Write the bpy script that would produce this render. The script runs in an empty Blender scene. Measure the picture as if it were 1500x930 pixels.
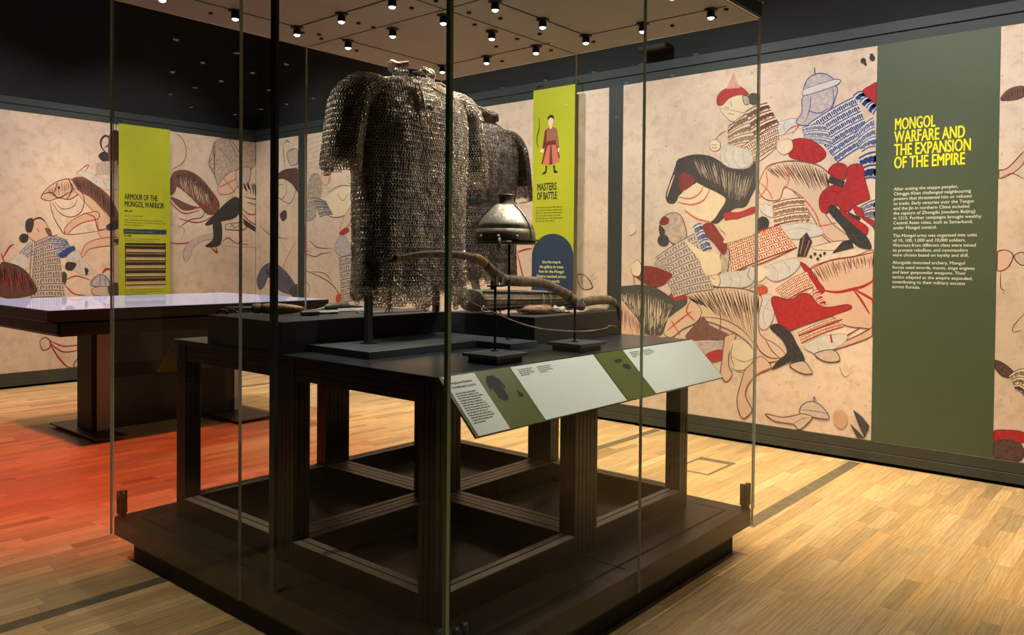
import bpy, bmesh, math, random
import numpy as np
from mathutils import Vector, Matrix
from mathutils.geometry import tessellate_polygon

scene = bpy.context.scene
coll = scene.collection

# ------------------------------------------------------------------ camera
CAM_H = 1.5
F_PX, PITCH, ROLL, YAW = 1175.34, 0.0173, 0.0089, 0.703
fw = Vector((-math.sin(YAW) * math.cos(PITCH), math.cos(YAW) * math.cos(PITCH), -math.sin(PITCH)))
r0 = Vector((math.cos(YAW), math.sin(YAW), 0))
u0 = r0.cross(fw)
rt = math.cos(ROLL) * r0 + math.sin(ROLL) * u0
up = -math.sin(ROLL) * r0 + math.cos(ROLL) * u0
cam_data = bpy.data.cameras.new('camera')
cam_data.sensor_fit = 'HORIZONTAL'
cam_data.sensor_width = 36.0
cam_data.lens = F_PX / 1500 * 36.0
cam_data.shift_y = -(465 - 398.1) / 1500
cam_data.clip_start = 0.05
cam = bpy.data.objects.new('camera', cam_data)
coll.objects.link(cam)
mw = Matrix((rt, up, -fw)).transposed().to_4x4()
mw.translation = Vector((0, 0, CAM_H))
cam.matrix_world = mw
scene.camera = cam

# ------------------------------------------------------------------ world, exposure
world = bpy.data.worlds.new('gallery_dark')
world.use_nodes = True
world.node_tree.nodes['Background'].inputs[0].default_value = (0.75, 0.85, 1.0, 1)
world.node_tree.nodes['Background'].inputs[1].default_value = 0.010
scene.world = world
scene.view_settings.view_transform = 'Standard'
scene.view_settings.look = 'None'
scene.view_settings.exposure = 0.0
scene.view_settings.gamma = 1.0
scene.view_settings.use_curve_mapping = False
scene.cycles.transparent_max_bounces = 40
scene.cycles.max_bounces = 8
scene.cycles.use_denoising = True
scene.cycles.sample_clamp_indirect = 6.0

# ------------------------------------------------------------------ main dimensions (metres)
WALL_Y, WALL_X = 6.237, -9.979          # inner faces of the two mural walls
MUR_B, MUR_T, BAND_T = 0.174, 3.078, 3.235
CX0, CX1, CY0, CY1 = -3.993, -1.693, 1.704, 3.941   # glass case footprint
SLAB_B, SLAB_T, CASE_T = 0.1356, 0.2254, 2.7266
TX0, TX1, TY0, TY1, TZ = -3.7575, -1.963, 1.918, 3.7255, 1.0916   # table in the case

# ------------------------------------------------------------------ gallery lamps
def lamp(name, kind, loc, target, power, color, size=0.1, angle=60, blend=0.6):
    l = bpy.data.lights.new(name, kind)
    l.energy = power
    l.color = color
    if kind == 'SPOT':
        l.spot_size = math.radians(angle)
        l.spot_blend = blend
        l.shadow_soft_size = size
    else:
        l.size = size
    o = bpy.data.objects.new(name, l)
    coll.objects.link(o)
    o.location = loc
    d = Vector(target) - Vector(loc)
    o.rotation_euler = d.to_track_quat('-Z', 'Y').to_euler()
    return o

WARM = (1.0, 0.80, 0.58)
NEUT = (1.0, 0.955, 0.895)
# track spots washing the right-hand mural and the floor at its foot
for i, (x, pw) in enumerate(((-8.6, 205), (-6.9, 225), (-5.2, 260), (-3.6, 280), (-2.0, 285), (-0.4, 270))):
    lamp('wall_washer_spot', 'SPOT', (x, WALL_Y - 2.3, 4.6), (x, WALL_Y, 1.35), pw, NEUT, 0.10, 82, 0.8)
for x, pw in ((-4.6, 420), (-2.9, 560), (-1.3, 560), (0.2, 200)):
    lamp('floor_wash_spot', 'SPOT', (x, WALL_Y - 1.0, 4.6), (x, WALL_Y - 0.85, 0), pw, (1.0, 0.70, 0.26), 0.06, 50, 0.7)
# track spots on the left-hand mural
for y, pw in ((1.2, 155), (2.9, 175), (4.6, 175)):
    lamp('wall_washer_spot', 'SPOT', (WALL_X + 2.2, y, 4.6), (WALL_X, y, 1.35), pw * 1.15, (1.0, 0.90, 0.83), 0.10, 80, 0.8)
lamp('floor_wash_spot', 'SPOT', (-8.9, 3.5, 4.6), (-9.1, 4.0, 0), 330, (1.0, 0.68, 0.32), 0.06, 60, 0.8)
lamp('floor_wash_spot', 'SPOT', (-7.0, 5.3, 4.6), (-6.4, 5.2, 0), 480, (1.0, 0.70, 0.36), 0.06, 62, 0.8)
# red theatre spots over the aisle between the tables
lamp('red_gel_spot', 'SPOT', (-4.6, 0.8, 4.6), (-5.6, 2.6, 0), 980, (1.0, 0.135, 0.06), 0.08, 50, 0.9)
lamp('red_gel_spot', 'SPOT', (-7.6, 0.9, 4.6), (-8.0, 2.2, 0), 430, (1.0, 0.24, 0.11), 0.08, 48, 0.9)
# neutral spots over the visitor's side
lamp('aisle_spot', 'SPOT', (-0.3, 2.2, 4.6), (-0.6, 3.0, 0), 150, (1.0, 0.88, 0.64), 0.06, 62, 0.5)
lamp('aisle_spot', 'SPOT', (-3.2, -0.4, 4.6), (-3.4, 0.6, 0), 270, (1.0, 0.86, 0.60), 0.06, 50, 0.8)

# ------------------------------------------------------------------ materials
MATS = {}
def nodes_of(m):
    m.use_nodes = True
    return m.node_tree, m.node_tree.nodes['Principled BSDF']

def mat(name, col, rough=0.5, metal=0.0, var=0.0, vscale=8.0, bump=0.0, bscale=60.0, emit=None, spec=0.5, stretch=None, col2=None):
    if name in MATS: return MATS[name]
    m = bpy.data.materials.new(name)
    nt, b = nodes_of(m)
    b.inputs['Base Color'].default_value = (*col, 1)
    b.inputs['Roughness'].default_value = rough
    b.inputs['Metallic'].default_value = metal
    b.inputs['Specular IOR Level'].default_value = spec
    if var or bump:
        tc = nt.nodes.new('ShaderNodeTexCoord')
        mp = nt.nodes.new('ShaderNodeMapping')
        nt.links.new(tc.outputs['Object'], mp.inputs[0])
        if stretch: mp.inputs['Scale'].default_value = stretch
    if var:
        n = nt.nodes.new('ShaderNodeTexNoise')
        n.inputs['Scale'].default_value = vscale
        n.inputs['Detail'].default_value = 6
        n.inputs['Roughness'].default_value = 0.65
        nt.links.new(mp.outputs[0], n.inputs['Vector'])
        cr = nt.nodes.new('ShaderNodeValToRGB')
        c2 = col2 or tuple(c * (1 - var) for c in col)
        c1 = tuple(min(1, c * (1 + var * 0.6)) for c in col)
        cr.color_ramp.elements[0].position = 0.32
        cr.color_ramp.elements[1].position = 0.68
        cr.color_ramp.elements[0].color = (*c2, 1)
        cr.color_ramp.elements[1].color = (*c1, 1)
        nt.links.new(n.outputs['Fac'], cr.inputs[0])
        nt.links.new(cr.outputs[0], b.inputs['Base Color'])
    if bump:
        n2 = nt.nodes.new('ShaderNodeTexNoise')
        n2.inputs['Scale'].default_value = bscale
        n2.inputs['Detail'].default_value = 5
        nt.links.new(mp.outputs[0], n2.inputs['Vector'])
        bp = nt.nodes.new('ShaderNodeBump')
        bp.inputs['Strength'].default_value = bump
        bp.inputs['Distance'].default_value = 0.01
        nt.links.new(n2.outputs['Fac'], bp.inputs['Height'])
        nt.links.new(bp.outputs[0], b.inputs['Normal'])
    if emit:
        b.inputs['Emission Color'].default_value = (*emit[0], 1)
        b.inputs['Emission Strength'].default_value = emit[1]
    MATS[name] = m
    return m

def srgb(r, g, b):
    f = lambda c: (c / 255 / 12.92) if c / 255 <= 0.04045 else ((c / 255 + 0.055) / 1.055) ** 2.4
    return (f(r), f(g), f(b))

M_BLACK = mat('black_paint', (0.012, 0.012, 0.012), 0.6, var=0.3)
M_VOID = mat('dark_wall_paint', (0.012, 0.014, 0.014), 0.85, var=0.25, vscale=2)
M_GREENWALL = mat('dark_green_panel_paint', (0.022, 0.034, 0.033), 0.55, var=0.2, vscale=3)
M_SKIRT = mat('grey_green_skirting_paint', (0.044, 0.051, 0.039), 0.5, var=0.2, vscale=3)
M_SLAB = mat('brown_black_case_steel', (0.025, 0.019, 0.0165), 0.40, metal=0.0, var=0.25, vscale=4, bump=0.06, bscale=300)
M_PLINTH = mat('recess_black', (0.008, 0.008, 0.008), 0.7, var=0.2)
M_TABLE = mat('black_table_lacquer', (0.022, 0.028, 0.034), 0.28, var=0.3, vscale=6)
M_LEG = mat('dark_anodised_profile', (0.015, 0.012, 0.010), 0.42, metal=0.0, var=0.25, vscale=6)
M_RAIL_LIT = mat('lit_grey_profile', (0.42, 0.37, 0.32), 0.42, metal=0.1, var=0.2, vscale=12)  # grey raised in place of the light falling on the rails
M_GROOVE = mat('groove_black', (0.006, 0.006, 0.006), 0.8, var=0.2)
M_BLOCK = mat('charcoal_display_block', (0.022, 0.024, 0.025), 0.45, var=0.2, vscale=10)
M_BLUEPL = mat('slate_plinth', (0.050, 0.062, 0.072), 0.45, var=0.2, vscale=10)
M_ROD = mat('black_rod_steel', (0.010, 0.010, 0.010), 0.45, metal=0.3, var=0.2)
M_CLAMP = mat('grey_clamp', (0.22, 0.24, 0.25), 0.4, var=0.2)
M_CEIL = mat('taupe_case_ceiling', (0.33, 0.345, 0.36), 0.6, var=0.06, vscale=3)
M_FASCIA = mat('navy_case_fascia', (0.018, 0.026, 0.032), 0.45, var=0.2)
M_HINGE = mat('dark_hinge_steel', (0.025, 0.024, 0.022), 0.4, metal=0.4, var=0.2)
M_LENS = mat('lit_lamp_lens', (1, 0.95, 0.85), 0.3, emit=((1.0, 0.93, 0.8), 4.0))
M_LIME = mat('lime_banner_print', srgb(172, 180, 26), 0.7, var=0.05, vscale=3)
M_INK = mat('black_print', srgb(22, 26, 24), 0.7, var=0.1)
M_FAINT = mat('olive_fine_print', srgb(108, 118, 30), 0.7, var=0.1)
M_NAVY = mat('navy_print', srgb(26, 52, 82), 0.7, var=0.06)
M_OLIVE = mat('olive_green_print', srgb(74, 87, 63), 0.55, var=0.06, vscale=3)
M_WHITEINK = mat('white_print', srgb(228, 230, 214), 0.7, var=0.03)
M_YELLOWINK = mat('yellow_print', srgb(236, 232, 20), 0.7, var=0.03)
M_CARD = mat('pale_label_card', srgb(232, 242, 240), 0.35, var=0.02, vscale=3)
M_MOSS = mat('moss_label_print', srgb(92, 104, 46), 0.4, var=0.05)
M_GREYINK = mat('grey_print', srgb(70, 76, 74), 0.6, var=0.1)

def parchment():
    m = bpy.data.materials.new('parchment_mural_print')
    nt, b = nodes_of(m)
    geo = nt.nodes.new('ShaderNodeNewGeometry')
    n1 = nt.nodes.new('ShaderNodeTexNoise'); n1.inputs['Scale'].default_value = 0.9; n1.inputs['Detail'].default_value = 8; n1.inputs['Roughness'].default_value = 0.62
    n2 = nt.nodes.new('ShaderNodeTexNoise'); n2.inputs['Scale'].default_value = 9.0; n2.inputs['Detail'].default_value = 6; n2.inputs['Roughness'].default_value = 0.7
    n3 = nt.nodes.new('ShaderNodeTexNoise'); n3.inputs['Scale'].default_value = 38.0; n3.inputs['Detail'].default_value = 3
    for n in (n1, n2, n3): nt.links.new(geo.outputs['Position'], n.inputs['Vector'])
    r1 = nt.nodes.new('ShaderNodeValToRGB')
    r1.color_ramp.elements[0].position = 0.3; r1.color_ramp.elements[0].color = (*srgb(206, 184, 166), 1)
    r1.color_ramp.elements[1].position = 0.7; r1.color_ramp.elements[1].color = (*srgb(234, 214, 192), 1)
    nt.links.new(n1.outputs['Fac'], r1.inputs[0])
    r2 = nt.nodes.new('ShaderNodeValToRGB')
    r2.color_ramp.elements[0].position = 0.30; r2.color_ramp.elements[0].color = (0.80, 0.75, 0.70, 1)
    r2.color_ramp.elements[1].position = 0.52; r2.color_ramp.elements[1].color = (1, 1, 1, 1)
    nt.links.new(n2.outputs['Fac'], r2.inputs[0])
    r3 = nt.nodes.new('ShaderNodeValToRGB')
    r3.color_ramp.elements[0].position = 0.24; r3.color_ramp.elements[0].color = (0.45, 0.38, 0.33, 1)
    r3.color_ramp.elements[1].position = 0.34; r3.color_ramp.elements[1].color = (1, 1, 1, 1)
    nt.links.new(n3.outputs['Fac'], r3.inputs[0])
    m1 = nt.nodes.new('ShaderNodeMixRGB'); m1.blend_type = 'MULTIPLY'; m1.inputs[0].default_value = 1
    m2 = nt.nodes.new('ShaderNodeMixRGB'); m2.blend_type = 'MULTIPLY'; m2.inputs[0].default_value = 0.8
    nt.links.new(r1.outputs[0], m1.inputs[1]); nt.links.new(r2.outputs[0], m1.inputs[2])
    nt.links.new(m1.outputs[0], m2.inputs[1]); nt.links.new(r3.outputs[0], m2.inputs[2])
    nt.links.new(m2.outputs[0], b.inputs['Base Color'])
    b.inputs['Roughness'].default_value = 0.75
    b.inputs['Specular IOR Level'].default_value = 0.25
    return m
M_PARCH = parchment()

def glass_mat():
    m = bpy.data.materials.new('clear_case_glass')
    m.use_nodes = True
    nt = m.node_tree
    nt.nodes.clear()
    out = nt.nodes.new('ShaderNodeOutputMaterial')
    mix = nt.nodes.new('ShaderNodeMixShader')
    tr = nt.nodes.new('ShaderNodeBsdfTransparent'); tr.inputs[0].default_value = (0.985, 0.992, 0.985, 1)
    gl = nt.nodes.new('ShaderNodeBsdfGlossy'); gl.inputs['Roughness'].default_value = 0.0
    fr = nt.nodes.new('ShaderNodeFresnel'); fr.inputs['IOR'].default_value = 1.30
    geo = nt.nodes.new('ShaderNodeNewGeometry')          # the pane's inner surface adds no second mirror image
    inv = nt.nodes.new('ShaderNodeMath'); inv.operation = 'SUBTRACT'; inv.inputs[0].default_value = 1.0
    mul = nt.nodes.new('ShaderNodeMath'); mul.operation = 'MULTIPLY'
    nt.links.new(geo.outputs['Backfacing'], inv.inputs[1])
    nt.links.new(fr.outputs[0], mul.inputs[0]); nt.links.new(inv.outputs[0], mul.inputs[1])
    nt.links.new(mul.outputs[0], mix.inputs[0])
    nt.links.new(tr.outputs[0], mix.inputs[1]); nt.links.new(gl.outputs[0], mix.inputs[2])
    nt.links.new(mix.outputs[0], out.inputs[0])
    return m
M_GLASS = glass_mat()
M_GLASSEDGE = mat('green_glass_edge', (0.36, 0.46, 0.28), 0.18, var=0.15, vscale=4)
M_GLASSEDGE2 = mat('pale_glass_edge', (0.62, 0.66, 0.54), 0.2, var=0.15, vscale=4)

def wood_mat():
    m = bpy.data.materials.new('oak_strip_floor')
    nt, b = nodes_of(m)
    geo = nt.nodes.new('ShaderNodeNewGeometry')
    oi = nt.nodes.new('ShaderNodeObjectInfo')
    at = nt.nodes.new('ShaderNodeAttribute'); at.attribute_name = 'tone'
    tone = nt.nodes.new('ShaderNodeMixRGB'); tone.blend_type = 'MULTIPLY'; tone.inputs[0].default_value = 1
    nt.links.new(oi.outputs['Color'], tone.inputs[1]); nt.links.new(at.outputs['Color'], tone.inputs[2])
    off = nt.nodes.new('ShaderNodeVectorMath'); off.operation = 'MULTIPLY'; off.inputs[1].default_value = (37, 53, 0)
    nt.links.new(tone.outputs[0], off.inputs[0])
    add = nt.nodes.new('ShaderNodeVectorMath'); add.operation = 'ADD'
    nt.links.new(geo.outputs['Position'], add.inputs[0]); nt.links.new(off.outputs[0], add.inputs[1])
    mp = nt.nodes.new('ShaderNodeMapping'); mp.inputs['Scale'].default_value = (1, 0.07, 1)
    nt.links.new(add.outputs[0], mp.inputs[0])
    n1 = nt.nodes.new('ShaderNodeTexNoise'); n1.inputs['Scale'].default_value = 55; n1.inputs['Detail'].default_value = 7; n1.inputs['Distortion'].default_value = 1.2
    nt.links.new(mp.outputs[0], n1.inputs['Vector'])
    w = nt.nodes.new('ShaderNodeTexWave'); w.wave_type = 'BANDS'; w.bands_direction = 'X'
    w.inputs['Scale'].default_value = 13; w.inputs['Distortion'].default_value = 16; w.inputs['Detail'].default_value = 4; w.inputs['Detail Scale'].default_value = 1.4
    nt.links.new(mp.outputs[0], w.inputs['Vector'])
    mx = nt.nodes.new('ShaderNodeMixRGB'); mx.inputs[0].default_value = 0.30
    nt.links.new(n1.outputs['Fac'], mx.inputs[1]); nt.links.new(w.outputs['Fac'], mx.inputs[2])
    cr = nt.nodes.new('ShaderNodeValToRGB')
    cr.color_ramp.elements[0].position = 0.15; cr.color_ramp.elements[0].color = (0.42, 0.275, 0.135, 1)
    cr.color_ramp.elements[1].position = 0.85; cr.color_ramp.elements[1].color = (0.68, 0.50, 0.275, 1)
    nt.links.new(mx.outputs[0], cr.inputs[0])
    mul = nt.nodes.new('ShaderNodeMixRGB'); mul.blend_type = 'MULTIPLY'; mul.inputs[0].default_value = 1
    nt.links.new(cr.outputs[0], mul.inputs[1]); nt.links.new(tone.outputs[0], mul.inputs[2])
    nt.links.new(mul.outputs[0], b.inputs['Base Color'])
    b.inputs['Roughness'].default_value = 0.42
    b.inputs['Specular IOR Level'].default_value = 0.4
    return m
M_OAK = wood_mat()

# ------------------------------------------------------------------ mesh helpers
class MB:
    """collects shapes that become one mesh object"""
    def __init__(self):
        self.v, self.f, self.m, self.mats, self.smooth = [], [], [], [], []
    def _mi(self, m):
        if m not in self.mats: self.mats.append(m)
        return self.mats.index(m)
    def add(self, vs, fs, m, smooth=False):
        o = len(self.v); mi = self._mi(m)
        self.v.extend([tuple(v) for v in vs])
        for f in fs:
            self.f.append([i + o for i in f]); self.m.append(mi); self.smooth.append(smooth)
        return self
    def box(self, x0, x1, y0, y1, z0, z1, m, M=None):
        vs = [(x, y, z) for z in (z0, z1) for y in (y0, y1) for x in (x0, x1)]
        if M is not None: vs = [M @ Vector(v) for v in vs]
        fs = [(0, 2, 3, 1), (4, 5, 7, 6), (0, 1, 5, 4), (2, 6, 7, 3), (0, 4, 6, 2), (1, 3, 7, 5)]
        return self.add(vs, fs, m)
    def prism(self, poly, axis, a, b, m):
        """extrude a 2-D polygon along an axis (0,1,2) from a to b"""
        n = len(poly)
        def p3(p, h):
            q = list(p); q.insert(axis, h); return tuple(q)
        vs = [p3(p, a) for p in poly] + [p3(p, b) for p in poly]
        tris = tessellate_polygon([[Vector((p[0], p[1], 0)) for p in poly]])
        fs = [tuple(t) for t in tris] + [tuple(i + n for i in t) for t in tris]
        fs += [(i, (i + 1) % n, (i + 1) % n + n, i + n) for i in range(n)]
        return self.add(vs, fs, m)
    def tube(self, pts, rad, m, seg=10, cap=True, flat=1.0, upv=(0, 0, 1), smooth=True):
        pts = [Vector(p) for p in pts]
        n = len(pts)
        if not hasattr(rad, '__len__'): rad = [rad] * n
        vs, fs = [], []
        for i, p in enumerate(pts):
            t = (pts[min(i + 1, n - 1)] - pts[max(i - 1, 0)]).normalized()
            a = Vector(upv).cross(t)
            if a.length < 1e-4: a = Vector((1, 0, 0)).cross(t)
            a.normalize(); b = t.cross(a)
            for k in range(seg):
                an = 2 * math.pi * k / seg
                vs.append(p + a * (rad[i] * math.cos(an)) + b * (rad[i] * flat * math.sin(an)))
        for i in range(n - 1):
            for k in range(seg):
                k2 = (k + 1) % seg
                fs.append((i * seg + k, i * seg + k2, (i + 1) * seg + k2, (i + 1) * seg + k))
        if cap:
            fs.append(tuple(range(seg - 1, -1, -1))); fs.append(tuple((n - 1) * seg + k for k in range(seg)))
        return self.add(vs, fs, m, smooth)
    def lathe(self, prof, c, m, seg=32, M=None, smooth=True):
        vs, fs = [], []
        n = len(prof)
        for r, z in prof:
            for k in range(seg):
                an = 2 * math.pi * k / seg
                q = Vector((r * math.cos(an), r * math.sin(an), z))
                if M is not None: q = M @ q
                vs.append(q + Vector(c))
        for i in range(n - 1):
            for k in range(seg):
                k2 = (k + 1) % seg
                fs.append((i * seg + k, i * seg + k2, (i + 1) * seg + k2, (i + 1) * seg + k))
        fs.append(tuple(range(seg - 1, -1, -1))); fs.append(tuple((n - 1) * seg + k for k in range(seg)))
        return self.add(vs, fs, m, smooth)
    def ball(self, c, r, m, seg=10, rings=6, sc=(1, 1, 1)):
        prof = [(max(1e-4, r * math.sin(math.pi * i / rings)), -r * math.cos(math.pi * i / rings)) for i in range(rings + 1)]
        return self.lathe(prof, c, m, seg, Matrix.Diagonal((*sc, 1)).to_3x3())
    def build(self, name, parent=None, bevel=0.0, loc=None):
        me = bpy.data.meshes.new(name)
        me.from_pydata(self.v, [], self.f)
        for mm in self.mats: me.materials.append(mm)
        me.polygons.foreach_set('material_index', self.m)
        me.polygons.foreach_set('use_smooth', self.smooth)
        me.update()
        bm = bmesh.new(); bm.from_mesh(me); bmesh.ops.recalc_face_normals(bm, faces=bm.faces)
        if bevel: bmesh.ops.bevel(bm, geom=[e for e in bm.edges if e.calc_face_angle(0) > 0.6], offset=bevel, segments=1, affect='EDGES')
        bm.to_mesh(me); bm.free()
        return link(name, me, parent)

def link(name, me, parent=None):
    o = bpy.data.objects.new(name, me)
    coll.objects.link(o)
    if parent is not None:
        o.parent = parent
        # parts are written in world space; the parent sits untransformed or is an Empty at its base
        o.matrix_parent_inverse = parent.matrix_world.inverted() if parent.get('_m') is None else Matrix.Translation(-Vector(parent['_m']))
    return o

def tag(o, label=None, cat=None, group=None, kind=None):
    if label: o['label'] = label
    if cat: o['category'] = cat
    if group: o['group'] = group
    if kind: o['kind'] = kind
    return o

def thing(name, label, cat, loc=(0, 0, 0), group=None):
    o = bpy.data.objects.new(name, None)
    o.empty_display_size = 0.1
    coll.objects.link(o)
    o.location = loc
    o['_m'] = tuple(float(c) for c in loc)
    return tag(o, label, cat, group)

def bbox(name, dims, m, parent=None, bevel=0.0):
    return MB().box(*dims, m).build(name, parent, bevel)

# flat print: shapes drawn in the (u, v) plane of a panel and mapped into the world
class Frame:
    def __init__(self, o, u, v, n):
        self.o, self.u, self.v, self.n = Vector(o), Vector(u), Vector(v), Vector(n)
    def at(self, a, b, h=0.0):
        return self.o + self.u * a + self.v * b + self.n * h

def smooth_pts(p, closed=False, k=4):
    n = len(p)
    if n < 3: return list(p)
    out = []
    rng = range(n) if closed else range(n - 1)
    for i in rng:
        g = (lambda j: p[j % n]) if closed else (lambda j: p[min(max(j, 0), n - 1)])
        p0, p1, p2, p3 = g(i - 1), g(i), g(i + 1), g(i + 2)
        for s in range(k):
            t = s / k
            out.append(tuple(0.5 * (2 * b + (c - a) * t + (2 * a - 5 * b + 4 * c - d) * t * t + (3 * b - a - 3 * c + d) * t ** 3)
                             for a, b, c, d in zip(p0, p1, p2, p3)))
    if not closed: out.append(tuple(p[-1]))
    return out

def fill(mb, fr, poly, h, m):
    tris = tessellate_polygon([[Vector((q[0], q[1], 0)) for q in poly]])
    mb.add([fr.at(q[0], q[1], h) for q in poly], [tuple(t) for t in tris], m)

def stroke(mb, fr, pts, w, h, m, taper=True):
    n = len(pts)
    vs = []
    for i in range(n):
        a, b = pts[max(i - 1, 0)], pts[min(i + 1, n - 1)]
        dx, dy = b[0] - a[0], b[1] - a[1]
        l = math.hypot(dx, dy) or 1
        ww = w * 0.5 * ((0.35 + 0.65 * math.sin(math.pi * min(1, max(0, (i + 0.5) / n)))) if taper else 1)
        vs.append(fr.at(pts[i][0] - dy / l * ww, pts[i][1] + dx / l * ww, h))
        vs.append(fr.at(pts[i][0] + dy / l * ww, pts[i][1] - dx / l * ww, h))
    mb.add(vs, [(2 * i, 2 * i + 1, 2 * i + 3, 2 * i + 2) for i in range(n - 1)], m)

def text(name, fr, s, u, v, size, m, parent, h=0.001, bold=0.0, xs=1.0, align='LEFT', line=1.0):
    cu = bpy.data.curves.new(name, 'FONT')
    cu.body = s
    cu.size = size
    cu.offset = bold
    cu.align_x = align
    cu.space_line = line
    cu.resolution_u = 3
    ob = bpy.data.objects.new(name, cu)
    coll.objects.link(ob)
    dg = bpy.context.evaluated_depsgraph_get()
    me0 = ob.evaluated_get(dg).to_mesh()
    vs = [fr.at(u + p.co.x * xs, v + p.co.y, h) for p in me0.vertices]
    fs = [tuple(p.vertices) for p in me0.polygons]
    ob.evaluated_get(dg).to_mesh_clear()
    bpy.data.objects.remove(ob); bpy.data.curves.remove(cu)
    mb = MB(); mb.add(vs, fs, m)
    return mb.build(name, parent)

def fine_print(name, fr, u, v, w, lines, pitch, m, parent, h=0.001, th=0.4, seed=1):
    """lines too small to read, kept as runs of word-long dashes"""
    rnd = random.Random(seed)
    mb = MB()
    for i in range(lines):
        x = 0
        end = w * (rnd.uniform(0.82, 1.0) if i < lines - 1 else rnd.uniform(0.35, 0.8))
        while x < end:
            l = min(rnd.uniform(0.5, 1.9) * pitch, end - x)
            y = v - i * pitch
            q = [(u + x, y), (u + x + l, y), (u + x + l, y + pitch * th), (u + x, y + pitch * th)]
            mb.add([fr.at(a, b, h) for a, b in q], [(0, 1, 2, 3)], m)
            x += l + pitch * 0.28
    return mb.build(name, parent)

# ================================================================== THE ROOM
ROOM_X1, ROOM_Y0, ROOM_T = 3.2, -3.4, 5.2
floor = bbox('floor', (WALL_X - 0.3, ROOM_X1, ROOM_Y0, WALL_Y + 0.3, -0.14, -0.012), mat('floor_substrate', (0.16, 0.11, 0.06), 0.7, var=0.2))
tag(floor, kind='structure')
ceiling = bbox('ceiling', (WALL_X - 0.3, ROOM_X1, ROOM_Y0, WALL_Y + 0.3, ROOM_T, ROOM_T + 0.15), M_VOID)
tag(ceiling, kind='structure')

# wall_right: dark void wall, a panel system standing proud of it, skirting with a shadow gap
wr = MB().box(WALL_X - 0.3, ROOM_X1, WALL_Y + 0.10, WALL_Y + 0.3, -0.012, ROOM_T, M_VOID).build('wall_right')
tag(wr, kind='structure')
bbox('panel_system', (WALL_X, ROOM_X1, WALL_Y, WALL_Y + 0.1, MUR_B, BAND_T), M_GREENWALL, wr)
tag(bbox('trim_1', (WALL_X, ROOM_X1, WALL_Y - 0.012, WALL_Y, 3.158, BAND_T), M_GREENWALL, None, 0.002), kind='structure')   # cornice_lip
tag(bbox('trim_2', (WALL_X, ROOM_X1, WALL_Y - 0.010, WALL_Y + 0.1, 0.025, 0.092), M_SKIRT, None, 0.002), kind='structure')   # lower_skirting
tag(bbox('trim_3', (WALL_X, ROOM_X1, WALL_Y - 0.010, WALL_Y + 0.1, 0.096, MUR_B), M_SKIRT, None, 0.002), kind='structure')   # upper_skirting
wl = MB().box(WALL_X - 0.3, WALL_X - 0.10, ROOM_Y0, WALL_Y + 0.1, -0.012, ROOM_T, M_VOID).build('wall_left')
tag(wl, kind='structure')
bbox('panel_system', (WALL_X - 0.1, WALL_X, ROOM_Y0, WALL_Y, MUR_B, BAND_T), M_GREENWALL, wl)
tag(bbox('trim_4', (WALL_X, WALL_X + 0.012, ROOM_Y0, WALL_Y - 0.012, 3.158, BAND_T), M_GREENWALL, None, 0.002), kind='structure')   # cornice_lip
tag(bbox('trim_5', (WALL_X - 0.1, WALL_X + 0.010, ROOM_Y0, WALL_Y - 0.01, 0.025, 0.092), M_SKIRT, None, 0.002), kind='structure')   # lower_skirting
tag(bbox('trim_6', (WALL_X - 0.1, WALL_X + 0.010, ROOM_Y0, WALL_Y - 0.01, 0.096, MUR_B), M_SKIRT, None, 0.002), kind='structure')   # upper_skirting
wb = MB().box(WALL_X - 0.3, ROOM_X1, ROOM_Y0 - 0.2, ROOM_Y0, -0.012, ROOM_T, M_VOID).build('wall_back'); tag(wb, kind='structure')
ws = MB().box(ROOM_X1, ROOM_X1 + 0.2, ROOM_Y0 - 0.2, WALL_Y + 0.3, -0.012, ROOM_T, M_VOID).build('wall_side'); tag(ws, kind='structure')

FR_R = Frame((0, WALL_Y, 0), (1, 0, 0), (0, 0, 1), (0, -1, 0))      # u = world x
FR_L = Frame((WALL_X, 0, 0), (0, 1, 0), (0, 0, 1), (1, 0, 0))       # u = world y

def mural_panel(fr, a, b, label, group='mural panels'):
    mb = MB()
    vs = [fr.at(u, v, h) for h in (0.0, 0.005) for v in (MUR_B + 0.001, MUR_T) for u in (a, b)]
    mb.add(vs, [(0, 2, 3, 1), (4, 5, 7, 6), (0, 1, 5, 4), (2, 6, 7, 3), (0, 4, 6, 2), (1, 3, 7, 5)], M_PARCH)
    o = mb.build('mural_panel')
    return tag(o, label, 'mural', group)
MP = {}
MP['L'] = mural_panel(FR_L, -1.5, WALL_Y - 0.008, 'wide beige mural panel with horsemen behind the lime armour banner')
MP['A'] = mural_panel(FR_R, WALL_X + 0.008, -8.979, 'narrow beige mural panel beside the room corner')
MP['B'] = mural_panel(FR_R, -8.828, -4.127, 'beige mural panel behind the two mail shirts and the lime banner')
MP['C'] = mural_panel(FR_R, -3.971, -1.788, 'beige mural panel of red and blue armoured riders left of the green text panel')
MP['D'] = mural_panel(FR_R, -1.004, 1.6, 'beige mural panel cut by the right edge of the photo')

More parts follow.
